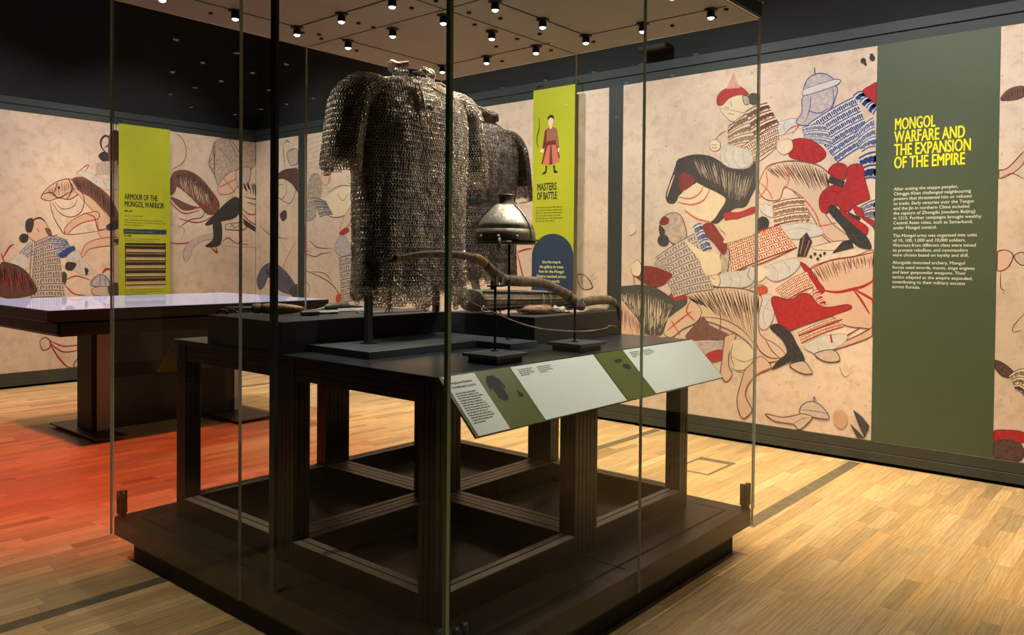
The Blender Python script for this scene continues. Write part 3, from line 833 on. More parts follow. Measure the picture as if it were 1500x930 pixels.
fit_text('heading_line', fr, 'Combat and Control', TY0 + 0.024, L - 0.054, 0.0095, 0.116, M_INK, t, h=0.0102, bold=0.012)
fine_print('fine_print', fr, TY0 + 0.024, L - 0.078, 0.118, 13, 0.0102, M_GREYINK, t, h=0.0102, seed=21)
fine_print('fine_print', fr, 2.315, L - 0.022, 0.085, 4, 0.0085, M_GREYINK, t, h=0.0102, seed=22)
fine_print('fine_print', fr, 2.43, L - 0.022, 0.09, 4, 0.0085, M_GREYINK, t, h=0.0102, seed=23)
mb = MB()
S_ = lambda pts, cx, cy, k: [(cx + x * k, cy + y * k) for x, y in pts]
fill(mb, fr, S_([(-42, 40), (-20, 62), (22, 62), (44, 38), (52, -12), (38, -14), (33, 8), (30, -62), (12, -76), (-12, -74), (-30, -58), (-31, 8), (-36, -10), (-52, -6)], 2.155, L - 0.075, 0.00082), 0.0086, M_INK)
fill(mb, fr, S_([(0, 16), (10, 2), (16, -12), (2, -17), (-14, -11), (-8, 4)], 2.246, L - 0.118, 0.00105), 0.0086, M_INK)
mb.build('silhouettes', t)
t, fr, L, sl = label_board(ysplit + 0.003, TY1 + 0.002, XI, ZI, XO, ZO, 'tilted pale label board with small bow silhouettes, nearer the tall mural')
sl(3.068, TY1 - 0.004, 0.002, L - 0.002, 0.008, 0.0095, M_CARD, 'caption_card')
fine_print('fine_print', fr, 3.10, L - 0.022, 0.085, 4, 0.0085, M_GREYINK, t, h=0.0102, seed=24)
fine_print('fine_print', fr, 3.21, L - 0.022, 0.09, 4, 0.0085, M_GREYINK, t, h=0.0102, seed=25)
mb = MB()
fill(mb, fr, S_([(-34, 10), (36, 12), (34, 2), (0, -10), (-26, -8)], 2.975, L - 0.055, 0.001), 0.0086, M_INK)
fill(mb, fr, smooth_pts(S_([(-26, 4), (0, 16), (28, 12), (30, -10), (4, -18), (-14, -8)], 3.0, L - 0.088, 0.001), True, 3), 0.0086, M_INK)
stroke(mb, fr, [(2.955, L - 0.13), (3.03, L - 0.132)], 0.002, 0.0086, M_INK, False)
mb.build('silhouettes', t)
t, fr, L, sl = label_board(TY0 - 0.002, TY1 + 0.002, TX0 - 0.012, ZI, TX0 - 0.19, ZO, 'tilted dark-edged label board on the far left side of the case table')
sl(TY0 + 0.010, TY1 - 0.01, 0.002, L - 0.002, 0.008, 0.0095, M_CARD, 'caption_card')

# display blocks and low plinths standing on the table
def block(name, dims, m, label, cat='plinth', group='display blocks on the table'):
    o = bbox(name, dims, m, None, 0.0015)
    return tag(o, label, cat, group)
E_ = 0.0006
block('display_block', (-3.49, -2.895, 1.930, 2.905, TZ + E_, 1.2233), M_BLOCK, 'long charcoal block carrying the swords, left on the table')
block('display_block', (-2.935, -2.362, 2.955, 3.715, TZ + E_, 1.2205), M_BLOCK, 'charcoal block carrying the quiver and fur, right on the table')
pl = MB().prism([(-2.893, 2.06), (-2.485, 2.06), (-2.485, 2.69), (-2.285, 2.69), (-2.285, 2.88), (-2.893, 2.88)], 2, TZ + E_, 1.1209, M_BLUEPL).build('low_plinth', None, 0.001)
tag(pl, 'low slate L-shaped plinth under the near mail shirt and the helmet stand', 'plinth', 'display blocks on the table')
def step_plinth(x0, x1, y0, y1, z, label):
    t = thing('small_plinth', label, 'plinth', ((x0 + x1) / 2, (y0 + y1) / 2, TZ + E_), 'small bow plinths')
    bbox('foot', (x0 + 0.018, x1 - 0.018, y0 + 0.018, y1 - 0.018, TZ + E_, z - 0.014), M_BLOCK, t)
    bbox('cap', (x0, x1, y0, y1, z - 0.014, z), M_BLUEPL, t, 0.001)
step_plinth(-2.177, -1.992, 2.27, 2.456, 1.1288, 'small two-step square plinth under the left bow stand')
step_plinth(-2.186, -2.0, 2.823, 3.02, 1.1288, 'small two-step square plinth under the right bow stand')

# ================================================================== BOW
def spread(path, k=6): return smooth_pts(path, False, k)
def bow_stand(x, y, z0, z1, label):
    t = thing('bow_stand', label, 'stand', (x, y, z0), 'thin black bow stands')
    MB().tube([(x, y, z0 + 0.0005), (x, y, z1 - 0.02)], 0.0055, M_ROD, 10).build('rod', t)
    MB().lathe([(0.016, 0.0005), (0.016, 0.004), (0.007, 0.006)], (x, y, z0), M_ROD, 14).build('foot_disc', t)
    mb = MB()
    mb.box(x - 0.022, x + 0.026, y - 0.026, y + 0.026, z1 - 0.020, z1 - 0.014, M_ROD)
    mb.build('saddle_plate', t)
    for s in (-1, 1):
        mb = MB(); mb.prism([(y + s * 0.005, z1 - 0.014), (y + s * 0.024, z1 - 0.014), (y + s * 0.026, z1 + 0.022), (y + s * 0.012, z1 + 0.020)], 0, x + 0.020, x + 0.026, M_CLAMP)
        mb.build('clamp_finger', t)
bow_stand(-2.115, 2.394, 1.1288, 1.405, 'thin black rod stand clamping the bow near its bend')
bow_stand(-2.096, 2.91, 1.1288, 1.300, 'short black rod stand clamping the bow below its grip')

def bark(name, c1, c2, rough=0.55):
    return mat(name, c1, rough, var=0.6, vscale=30, bump=0.25, bscale=120, col2=c2)
M_BARK = bark('grey_birch_bark', (0.26, 0.20, 0.13), (0.07, 0.05, 0.035))
M_HORN = bark('ochre_horn', (0.27, 0.195, 0.11), (0.085, 0.06, 0.035), 0.45)
M_MUST = bark('mustard_patch', (0.45, 0.30, 0.08), (0.22, 0.13, 0.04))
M_DKHORN = bark('dark_horn_tip', (0.045, 0.035, 0.028), (0.012, 0.010, 0.009), 0.4)
M_CORD = mat('pale_twisted_cord', (0.42, 0.33, 0.22), 0.8, var=0.3, vscale=80)
BX = -2.106
bow = thing('composite_bow', 'weathered brown composite bow with a slack pale string on two rod stands', 'bow', (BX, 2.53, 1.24))
def bowseg(name, pts, rads, m, flat=0.75):
    P = [(BX, y, z) for y, z in pts]
    k = 5
    P2 = smooth_pts(P, False, k)
    R2 = []
    for i in range(len(P2)):
        f = i / (len(P2) - 1) * (len(rads) - 1); a = int(min(f, len(rads) - 2)); R2.append(rads[a] + (rads[a + 1] - rads[a]) * (f - a))
    return MB().tube(P2, R2, m, 12, True, flat, (1, 0, 0)).build(name, bow)
bowseg('left_tip', [(1.783, 1.473), (1.83, 1.486), (1.88, 1.497)], [0.004, 0.008, 0.012], M_DKHORN)
bowseg('left_limb', [(1.872, 1.495), (1.98, 1.509), (2.09, 1.512), (2.19, 1.508), (2.262, 1.498)], [0.011, 0.0125, 0.014, 0.0145, 0.014], M_BARK)
bowseg('left_knee', [(2.255, 1.499), (2.29, 1.492), (2.325, 1.476)], [0.017, 0.020, 0.018], M_MUST)
bowseg('left_arm', [(2.318, 1.480), (2.36, 1.452), (2.41, 1.425), (2.455, 1.408)], [0.018, 0.020, 0.022, 0.021], M_HORN)
bowseg('grip', [(2.448, 1.410), (2.52, 1.405), (2.60, 1.402), (2.66, 1.398), (2.73, 1.386)], [0.022, 0.022, 0.021, 0.021, 0.020], M_BARK)
bowseg('right_arm', [(2.722, 1.388), (2.80, 1.362), (2.87, 1.335), (2.93, 1.300), (2.985, 1.285)], [0.020, 0.021, 0.024, 0.027, 0.022], M_HORN)
bowseg('right_limb', [(2.978, 1.300), (3.04, 1.306), (3.12, 1.308), (3.20, 1.304), (3.25, 1.290)], [0.020, 0.023, 0.022, 0.021, 0.015], M_HORN)
bowseg('right_tip', [(3.242, 1.293), (3.275, 1.268), (3.288, 1.225), (3.292, 1.20)], [0.014, 0.013, 0.009, 0.004], M_DKHORN)
pts = spread([(BX + 0.016, 1.865, 1.478), (BX + 0.02, 1.955, 1.435), (BX + 0.02, 2.136, 1.362), (BX + 0.022, 2.387, 1.274), (BX + 0.022, 2.56, 1.222), (BX + 0.022, 2.72, 1.194), (BX + 0.022, 2.97, 1.172), (BX + 0.022, 3.14, 1.176), (BX + 0.02, 3.17, 1.186), (BX + 0.02, 3.235, 1.178)], 5)
MB().tube(pts, [0.0022] * len(pts), M_CORD, 6).build('bowstring', bow)
MB().tube([(BX, 1.858 + 0.002 * k, 1.494 + 0.0004 * k) for k in range(8)], [0.0145] * 8, M_MUST, 10).build('string_nock_loop', bow)
for a, b in ((3, 8), (18, 24), (24, 29), (29, 33)):
    MB().tube(pts[a:b], 0.0036, M_CORD, 6).build('string_whipping', bow)
for y, z, r in ((2.33, 1.474, 0.021), (2.452, 1.409, 0.0245), (2.87, 1.336, 0.026)):
    MB().tube([(BX, y - 0.004, z + 0.002), (BX, y + 0.004, z - 0.002)], r, M_DKHORN, 12, True, 0.75, (1, 0, 0)).build('binding', bow)

# ================================================================== HELMET
HX, HY, HZ = -2.421, 2.836, 1.575
st = thing('helmet_stand', 'black rod stand holding the steel helmet', 'stand', (HX, HY, 1.1209))
MB().tube([(HX, HY, 1.1215), (HX, HY, HZ + 0.12)], 0.006, M_ROD, 10).build('rod', st)
MB().lathe([(0.016, 0.0006), (0.016, 0.004), (0.008, 0.006)], (HX, HY, 1.1209), M_ROD, 14).build('foot_disc', st)
MB().tube([(HX - 0.05, HY, HZ + 0.118), (HX + 0.05, HY, HZ + 0.118)], 0.006, M_ROD, 8).build('cross_bar', st)
M_STEEL = mat('worn_bright_steel', (0.50, 0.46, 0.39), 0.42, metal=0.6, var=0.45, vscale=14, bump=0.2, bscale=70)
M_STEELD = mat('tarnished_dark_steel', (0.20, 0.165, 0.125), 0.45, metal=0.55, var=0.5, vscale=12, bump=0.25, bscale=80)
HX, HY = HX - 0.014, HY - 0.012
hel = thing('steel_helmet', 'domed grey steel helmet with a short top socket and brow peak', 'helmet', (HX, HY, HZ))
MB().lathe([(0.138, 0.0), (0.141, 0.012), (0.139, 0.035), (0.134, 0.058)], (HX, HY, HZ), M_STEELD, 40).build('rim_band', hel)
MB().lathe([(0.1335, 0.0575), (0.122, 0.085), (0.104, 0.112), (0.080, 0.140), (0.056, 0.163), (0.043, 0.174)], (HX, HY, HZ), M_STEEL, 40).build('dome', hel)
MB().lathe([(0.0445, 0.172), (0.041, 0.176), (0.036, 0.196), (0.037, 0.212), (0.041, 0.216), (0.040, 0.219), (0.030, 0.218), (0.028, 0.20)], (HX, HY, HZ), M_STEELD, 28).build('plume_socket', hel)
# two raised ribs running down the dome
for an in (math.radians(8), math.radians(188)):
    c_, s_ = math.cos(an), math.sin(an)
    MB().tube([(HX + c_ * r, HY + s_ * r, HZ + z) for r, z in ((0.044, 0.176), (0.058, 0.164), (0.083, 0.140), (0.107, 0.112), (0.125, 0.085), (0.137, 0.058), (0.141, 0.03), (0.142, 0.004))], 0.005, M_STEEL, 8).build('rib', hel)
# brow peak towards +x +y, ear rivets towards the viewer
pk = math.radians(12)
pts = [(HX + 0.139 * math.cos(pk + a), HY + 0.139 * math.sin(pk + a)) for a in [math.radians(d) for d in range(-50, 51, 10)]]
out = [(HX + 0.172 * math.cos(pk + a), HY + 0.172 * math.sin(pk + a)) for a in [math.radians(d) for d in range(-42, 43, 12)]]
MB().prism(pts + out[::-1], 2, HZ + 0.004, HZ + 0.009, M_STEELD).build('peak', hel)
for d in (-28, -62, -100, 150, 100):
    a = math.radians(d)
    MB().ball((HX + 0.143 * math.cos(a), HY + 0.143 * math.sin(a), HZ + 0.022), 0.008, M_STEEL).build('rivet', hel)
a = math.radians(-60)
MB().tube([(HX + 0.144 * math.cos(a) + 0.0, HY + 0.144 * math.sin(a), HZ + 0.014), (HX + 0.150 * math.cos(a), HY + 0.150 * math.sin(a), HZ - 0.006), (HX + 0.150 * math.cos(a), HY + 0.150 * math.sin(a), HZ - 0.030)], 0.0075, mat('verdigris_ring', (0.20, 0.26, 0.22), 0.5, metal=0.3, var=0.4, vscale=40), 10).build('ear_ring', hel)
# shallow back flange
MB().lathe([(0.139, -0.012), (0.143, -0.010), (0.141, 0.002)], (HX, HY, HZ), M_STEELD, 40).build('lower_flange', hel)

# ================================================================== MAIL SHIRTS
def mail_mat(name, c1, c2, rough):
    return mat(name, c1, rough, metal=0.7, var=0.6, vscale=22, col2=c2)
M_MAIL1 = mail_mat('iron_mail', (0.50, 0.44, 0.36), (0.22, 0.18, 0.14), 0.36)
M_MAIL2 = mail_mat('dark_iron_mail', (0.30, 0.265, 0.24), (0.13, 0.105, 0.09), 0.36)
M_FORM = mat('black_torso_form', (0.010, 0.009, 0.008), 0.9, var=0.3)
M_LACE = mat('tan_leather_lace', (0.34, 0.23, 0.12), 0.7, var=0.3, vscale=60)

def rings_mesh(name, C, N, T, R, r, m, parent, seg=8, sides=3):
    """C centres, N ring axes, T in-plane directions (numpy, one row per ring)"""
    n = len(C)
    B = np.cross(N, T)
    th = np.arange(seg) * 2 * math.pi / seg
    ph = np.arange(sides) * 2 * math.pi / sides
    radial = T[:, None, :] * np.cos(th)[None, :, None] + B[:, None, :] * np.sin(th)[None, :, None]      # n,seg,3
    P = (C[:, None, None, :] + radial[:, :, None, :] * (R + r * np.cos(ph))[None, None, :, None]
         + N[:, None, None, :] * (r * np.sin(ph))[None, None, :, None])                                   # n,seg,sides,3
    V = P.reshape(-1, 3).astype(np.float32)
    i, s, k = np.meshgrid(np.arange(n), np.arange(seg), np.arange(sides), indexing='ij')
    idx = lambda s_, k_: (i * seg + s_ % seg) * sides + k_ % sides
    Q = np.stack([idx(s, k), idx(s, k + 1), idx(s + 1, k + 1), idx(s + 1, k)], -1).reshape(-1, 4).astype(np.int32)
    me = bpy.data.meshes.new(name)
    me.vertices.add(len(V)); me.vertices.foreach_set('co', V.ravel())
    me.loops.add(Q.size); me.loops.foreach_set('vertex_index', Q.ravel())
    me.polygons.add(len(Q)); me.polygons.foreach_set('loop_start', np.arange(0, Q.size, 4, dtype=np.int32))
    me.polygons.foreach_set('use_smooth', np.ones(len(Q), dtype=bool))
    me.materials.append(m)
    me.update(); me.validate()
    o = link(name, me, parent)
    tag(o, kind='stuff')
    return o

def resample_closed(P, step, shift):
    d = np.linalg.norm(np.roll(P, -1, 0) - P, axis=1)
    L = d.sum(); n = max(6, int(round(L / step)))
    cum = np.concatenate([[0], np.cumsum(d)])
    s = (np.arange(n) + shift) / n * L % L
    j = np.clip(np.searchsorted(cum, s, side='right') - 1, 0, len(P) - 1)
    f = ((s - cum[j]) / d[j])[:, None]
    return P[j] * (1 - f) + np.roll(P, -1, 0)[j] * f

def loops_to_rings(loops, step, keep=None):
    """loops: list of closed polylines from bottom to top; gives ring centres with tilted axes"""
    C, N, T = [], [], []
    for li, P in enumerate(loops):
        Q = resample_closed(P, step, 0.5 * (li % 2))
        t = np.roll(Q, -1, 0) - np.roll(Q, 1, 0); t /= np.linalg.norm(t, axis=1)[:, None] + 1e-9
        nb = loops[min(li + 1, len(loops) - 1)]; pb = loops[max(li - 1, 0)]
        cen = P.mean(0)
        d1 = ((nb.mean(0) - pb.mean(0)))
        # surface "up" from the neighbouring loops at the nearest sample
        ji = np.linspace(0, len(P), len(Q), endpoint=False)
        jn = np.argmin(((Q[:, None, :] - P[None, ::4, :]) ** 2).sum(-1), 1) * 4
        upd = nb[jn % len(nb)] - pb[jn % len(pb)]
        upd -= t * (upd * t).sum(1)[:, None]
        upd /= np.linalg.norm(upd, axis=1)[:, None] + 1e-9
        n = np.cross(t, upd)
        s = ((n * (Q - cen)).sum(1) < 0)
        n[s] *= -1
        ang = math.radians(38) * (1 if li % 2 else -1)
        ax = n * math.cos(ang) + t * math.sin(ang)
        C.append(Q); N.append(ax); T.append(upd)
    C, N, T = np.concatenate(C), np.concatenate(N), np.concatenate(T)
    if keep is not None:
        k = keep(C); C, N, T = C[k], N[k], T[k]
    return C, N, T

def mail_shirt(cx, cy, prof, sleeves, hem, label, m, step, R, r, post, group, seed, belt=None):
    """faces +x, width along y.  prof: (z, half width, half depth)"""
    rg = np.random.RandomState(seed)
    t = thing('mail_shirt', label, 'armour', (cx, cy, prof[0][0]), group)
    def loop(z, a, b, n=240, e=2.7):
        u = np.linspace(0, 2 * math.pi, n, endpoint=False)
        c, s = np.cos(u), np.sin(u)
        y = a * np.sign(c) * np.abs(c) ** (2 / e); x = b * np.sign(s) * np.abs(s) ** (2 / e)
        low = np.clip((prof[-3][0] - z) / (prof[-3][0] - prof[0][0]), 0, 1)
        f = 1 + low * (0.05 * np.sin(9 * u + 2.0 * z * 3 + seed) + 0.035 * np.sin(15 * u - 4 * z + 2 * seed) + 0.03 * np.sin(4 * u + 7 * z))
        return np.stack([cx + x * f, cy + y * (1 + (f - 1) * 0.35), np.full(n, z)], 1)
    # even rows along the profile
    pr_ = np.array(prof)
    d = np.hypot(np.diff(pr_[:, 0]), np.diff(pr_[:, 1]))
    cum = np.concatenate([[0], np.cumsum(d)])
    rows = np.arange(0, cum[-1], step * 0.95)
    Z, A, Bd = (np.interp(rows, cum, pr_[:, k]) for k in range(3))
    loops = [loop(z, a, b) for z, a, b in zip(Z, A, Bd)]
    C, N, T = loops_to_rings(loops, step)
    hz = hem((C[:, 1] - cy), C[:, 0] - cx)
    # leave the neck slit open at the front
    keep = (C[:, 2] > hz)
    jit = rg.normal(0, 0.0009, C.shape)
    C = C + jit; N = N + rg.normal(0, 0.12, N.shape); N /= np.linalg.norm(N, axis=1)[:, None]
    T = T - N * (T * N).sum(1)[:, None]; T /= np.linalg.norm(T, axis=1)[:, None]
    rings_mesh('body_rings', C[keep], N[keep], T[keep], R, r, m, t)
    # sleeves
    for sgn in (-1, 1):
        ax = [Vector((cx + x, cy + sgn * y, z)) for x, y, z, _, _ in sleeves]
        P = smooth_pts([tuple(v) for v in ax], False, 24)
        ra = [(s[3], s[4]) for s in sleeves]
        P = np.array(P)
        seglen = np.concatenate([[0], np.cumsum(np.linalg.norm(np.diff(P, axis=0), axis=1))])
        ss = np.arange(0, seglen[-1], step * 0.95)
        Pc = np.stack([np.interp(ss, seglen, P[:, k]) for k in range(3)], 1)
        lp = []
        fi = np.interp(ss, seglen, np.linspace(0, len(ra) - 1, len(P)))
        for i in range(len(Pc)):
            tg = Pc[min(i + 1, len(Pc) - 1)] - Pc[max(i - 1, 0)]; tg /= np.linalg.norm(tg)
            e1 = np.array([1.0, 0, 0]); e2 = np.cross(tg, e1); e2 /= np.linalg.norm(e2)
            rw = np.interp(fi[i], range(len(ra)), [q[0] for q in ra]); rd = np.interp(fi[i], range(len(ra)), [q[1] for q in ra])
            u = np.linspace(0, 2 * math.pi, 120, endpoint=False)
            f = 1 + 0.03 * np.sin(5 * u + i * 0.06)
            lp.append(Pc[i] + e1 * (rd * np.cos(u) * f)[:, None] + e2 * (rw * np.sin(u) * f)[:, None])
        C, N, T = loops_to_rings(lp[::-1], step)
        # rings buried in the body are dropped
        ins = (np.abs(C[:, 1] - cy) < np.interp(C[:, 2], pr_[:, 0], pr_[:, 1]) * 0.86) & (np.abs(C[:, 0] - cx) < np.interp(C[:, 2], pr_[:, 0], pr_[:, 2]) * 0.86)
        rag = sleeves[-1][2] + 0.022 + 0.018 * np.sin(C[:, 0] * 42 + seed) + 0.010 * np.sin(C[:, 1] * 90)
        k = ~ins & (C[:, 2] > rag)
        C = C + rg.normal(0, 0.0009, C.shape)
        rings_mesh('sleeve_rings', C[k], N[k], T[k], R, r, m, t)
        MB().tube([(p[0], p[1], p[2]) for p in Pc[:int(len(Pc) * 0.90):4]], 0.058, M_FORM, 12).build('sleeve_padding', t)
    # collar: short standing tube with a rolled edge, open at the front
    zt, at, bt = prof[-1]
    gap = 0.0 if belt else 0.34
    MB().lathe([(0.052, -0.02), (0.056, 0.02), (0.060, 3.4 * step)], (cx, cy, zt), M_FORM, 20, Matrix.Diagonal((1.0, at / bt, 1.0))).build('neck_core', t)  # black core filling the dark inside of the collar
    lp = [loop(zt + k * step * 0.9, at + 0.012 + 0.0016 * k, bt + 0.010 + 0.0012 * k, 160, 2.1) for k in range(-2, 4)]
    C, N, T = loops_to_rings(lp, step)
    ang_ = np.arctan2((C[:, 0] - cx) / bt, (C[:, 1] - cy) / at)
    k = np.abs(ang_ - 2.05) > gap                     # the collar stands open at the front
    rings_mesh('collar_rings', C[k], N[k], T[k], R, r, m, t)
    u = np.linspace(0, 2 * math.pi, 70)
    roll = []
    for a_ in u:
        if abs(a_ - 2.05) < gap: continue
        c = np.array([cx + (bt + 0.024) * math.sin(a_), cy + (at + 0.028) * math.cos(a_), zt + 3.6 * step + 0.016 * math.cos(a_ - 3.4) + 0.006 * math.sin(a_ * 5 + seed)])
        rad = np.array([math.sin(a_), math.cos(a_), 0])
        rr_ = 0.010 + 0.004 * math.sin(a_ * 3.0 + seed) + rg.uniform(-0.002, 0.002)
        for q in range(7):
            p_ = 2 * math.pi * q / 7 + a_ * 2
            roll.append((c + rad * rr_ * math.cos(p_) + np.array([0, 0, 1]) * rr_ * math.sin(p_), rad * math.cos(p_) + np.array([0, 0, 1]) * math.sin(p_), np.array([math.cos(a_), -math.sin(a_), 0])))
    rings_mesh('collar_roll', np.array([q[0] for q in roll]), np.array([q[1] for q in roll]), np.array([q[2] for q in roll]), R * 1.05, r * 1.15, m, t)
    # dark padded torso inside
    mb = MB(); sgm = 40
    pf = [p for p in prof if p[0] > prof[0][0] + 0.16]
    zs = np.linspace(prof[0][0] + 0.115, zt + 0.035, 24)
    vs, fs = [], []
    for z in zs:
        a = np.interp(z, pr_[:, 0], pr_[:, 1]) * 0.93 - 0.008; b = np.interp(z, pr_[:, 0], pr_[:, 2]) * 0.88 - 0.008
        L_ = loop(min(z, zt), a, b, sgm); L_[:, 2] = z
        vs.extend(map(tuple, L_))
    for i in range(len(zs) - 1):
        for k in range(sgm):
            fs.append((i * sgm + k, i * sgm + (k + 1) % sgm, (i + 1) * sgm + (k + 1) % sgm, (i + 1) * sgm + k))
    fs.append(tuple(range(sgm))); fs.append(tuple((len(zs) - 1) * sgm + k for k in range(sgm)))
    mb.add(vs, fs, M_FORM, True); mb.build('padded_form', t)
    if belt:
        z, m_b = belt
        a = np.interp(z, pr_[:, 0], pr_[:, 1]) + 0.012; b = np.interp(z, pr_[:, 0], pr_[:, 2]) + 0.012
        L_ = loop(z, a, b, 48); L2 = L_.copy(); L2[:, 2] += 0.02
        MB().add([tuple(q) for q in L_] + [tuple(q) for q in L2], [(k, (k + 1) % 48, (k + 1) % 48 + 48, k + 48) for k in range(48)], m_b).build('belt_cord', t)
    return t

hem1 = lambda y, x: 1.275 + 0.014 * np.sin(y * 33) + 0.008 * np.sin(y * 95 + 1) + np.where((np.abs(y - 0.095) < 0.045) & (x > 0), 0.075 * (1 - np.abs(y - 0.095) / 0.045) ** 0.6, 0) + np.where((x < 0), 0.03, 0) + np.where(np.abs(y) > 0.25, 0.012, 0)
SL = [(0.0, 0.19, 2.246, 0.060, 0.088), (0.0, 0.30, 2.240, 0.066, 0.098), (0.0, 0.362, 2.186, 0.072, 0.102), (0.0, 0.385, 2.08, 0.074, 0.102), (0.0, 0.402, 1.96, 0.076, 0.098), (0.0, 0.412, 1.845, 0.080, 0.096)]
s1 = mail_shirt(-2.812, 2.580, [(1.250, 0.318, 0.140), (1.42, 0.312, 0.138), (1.62, 0.304, 0.136), (1.84, 0.305, 0.142), (2.02, 0.318, 0.146), (2.13, 0.322, 0.140), (2.20, 0.322, 0.126), (2.262, 0.30, 0.106), (2.296, 0.235, 0.092), (2.313, 0.15, 0.080), (2.325, 0.078, 0.062)],
                SL, hem1, 'near iron mail shirt with tan neck laces on a black post', M_MAIL1, 0.0132, 0.0088, 0.0023, None, 'mail shirts', 3)
# laces at the neck of the near shirt
LX = -2.812
for nm, pts, rr in (('hanging_lace', [(-2.672, 2.515, 2.235), (-2.664, 2.518, 2.20), (-2.660, 2.528, 2.15), (-2.656, 2.55, 2.09), (-2.654, 2.575, 2.03), (-2.652, 2.595, 1.985)], 0.0034),
                    ('knotted_lace', [(-2.715, 2.50, 2.318), (-2.69, 2.55, 2.30), (-2.676, 2.60, 2.275), (-2.674, 2.66, 2.262), (-2.69, 2.71, 2.278), (-2.70, 2.69, 2.305), (-2.69, 2.63, 2.31), (-2.68, 2.58, 2.295)], 0.0042),
                    ('loop_lace', [(-2.712, 2.49, 2.335), (-2.70, 2.53, 2.345), (-2.695, 2.56, 2.325), (-2.690, 2.53, 2.30), (-2.680, 2.50, 2.285), (-2.672, 2.515, 2.235)], 0.0036),
                    ('lace_end', [(-2.70, 2.70, 2.29), (-2.705, 2.715, 2.33), (-2.715, 2.705, 2.365)], 0.0026)):
    MB().tube(spread(pts, 6), rr, M_LACE, 7).build(nm, s1)
# thicker mail tab hanging below the collar
tab = []
for k in range(90):
    y = 2.50 + (k % 9) * 0.0115 + 0.0055 * ((k // 9) % 2); z = 2.31 - (k // 9) * 0.0125
    tab.append(((-2.683 + 0.012 * ((k // 9) / 9), y, z), (1, 0.25 if (k // 9) % 2 else -0.25, 0.3), (0, 1, 0)))
tc_ = np.array([q[0] for q in tab]); tn = np.array([q[1] for q in tab], float); tn /= np.linalg.norm(tn, axis=1)[:, None]
tt = np.array([q[2] for q in tab], float); tt -= tn * (tt * tn).sum(1)[:, None]; tt /= np.linalg.norm(tt, axis=1)[:, None]
rings_mesh('neck_tab_rings', tc_, tn, tt, 0.0072, 0.002, M_MAIL1, s1)

hem2 = lambda y, x: 1.372 + 0.015 * np.sin(y * 40 + 1) + 0.006 * np.sin(y * 110)
SL2 = [(0.0, 0.17, 2.192, 0.052, 0.080), (0.0, 0.235, 2.182, 0.056, 0.088), (0.0, 0.290, 2.13, 0.060, 0.090), (0.0, 0.318, 2.03, 0.062, 0.090), (0.0, 0.332, 1.93, 0.064, 0.088), (0.0, 0.340, 1.84, 0.066, 0.086)]
mail_shirt(-3.10, 3.375, [(1.352, 0.255, 0.125), (1.5, 0.250, 0.125), (1.70, 0.245, 0.122), (1.84, 0.235, 0.12), (1.98, 0.255, 0.128), (2.09, 0.262, 0.125), (2.155, 0.252, 0.112), (2.205, 0.215, 0.096), (2.236, 0.16, 0.084), (2.252, 0.105, 0.072), (2.266, 0.07, 0.058)],
           SL2, hem2, 'far dark mail shirt with a cord belt behind the helmet', M_MAIL2, 0.0132, 0.0088, 0.0023, None, 'mail shirts', 8, belt=(1.80, M_INK))
def post(x, y, z0, z1, w, label, foot=True):
    t = thing('shirt_post', label, 'post', (x, y, z0), 'upright posts of the mail shirts')
    bbox('upright', (x - w, x + w, y - w, y + w, z0 + 0.0008, z1), M_ROD if w < 0.01 else mat('dark_green_post', (0.020, 0.024, 0.022), 0.5, var=0.2), t)
    if foot: bbox('foot_plate', (x - w - 0.012, x + w + 0.012, y - w - 0.012, y + w + 0.012, z0 + 0.0008, z0 + 0.004), M_ROD, t)
post(-2.735, 2.262, 1.1209, 1.335, 0.0135, 'square dark post under the left side of the near mail shirt')
post(-2.915, 2.845, 1.2233, 1.60, 0.012, 'square black post under the right side of the near mail shirt', False)
post(-3.27, 2.85, 1.2233, 2.1, 0.006, 'thin rod rising behind the near mail shirt', False)
post(-3.08, 3.47, TZ, 1.62, 0.013, 'square black post under the far mail shirt')

# ================================================================== QUIVER, FUR AND LEATHER ON THE RIGHT BLOCK
BZ = 1.2212
M_LEATH = bark('old_brown_leather', (0.19, 0.145, 0.10), (0.075, 0.055, 0.04), 0.5)
M_LEATHD = bark('black_brown_leather', (0.045, 0.036, 0.028), (0.015, 0.012, 0.010), 0.45)
M_PIPE = bark('olive_piping', (0.26, 0.21, 0.10), (0.12, 0.09, 0.05), 0.6)
qv = thing('leather_quiver', 'long brown leather quiver lying on the right charcoal block', 'quiver', (-2.72, 3.3, BZ))
q0, q1 = Vector((-2.775, 2.962, BZ + 0.062)), Vector((-2.70, 3.68, BZ + 0.048))
dv = (q1 - q0).normalized(); sv = Vector((0, 0, 1)).cross(dv).normalized(); uv_ = dv.cross(sv)
n = 24; vs = []; fs = []
for i in range(n + 1):
    f = i / n
    c = q0.lerp(q1, f)
    w = 0.098 * (1 - 0.42 * f) * (1 + 0.02 * math.sin(f * 9)); h = 0.055 * (1 - 0.30 * f)
    for k in range(24):
        a = 2 * math.pi * k / 24
        e = 2.6
        vs.append(c + sv * (w * math.copysign(abs(math.cos(a)) ** (2 / e), math.cos(a))) + uv_ * (h * math.copysign(abs(math.sin(a)) ** (2 / e), math.sin(a))))
for i in range(n):
    for k in range(24): fs.append((i * 24 + k, i * 24 + (k + 1) % 24, (i + 1) * 24 + (k + 1) % 24, (i + 1) * 24 + k))
fs.append(tuple(range(24))); fs.append(tuple(n * 24 + k for k in range(24)))
MB().add(vs, fs, M_LEATH, True).build('case_body', qv)
def qpt(f, s, hgt):
    c = q0.lerp(q1, f); w = 0.098 * (1 - 0.42 * f); h = 0.055 * (1 - 0.30 * f)
    return c + sv * (w * s) + uv_ * (h * hgt)
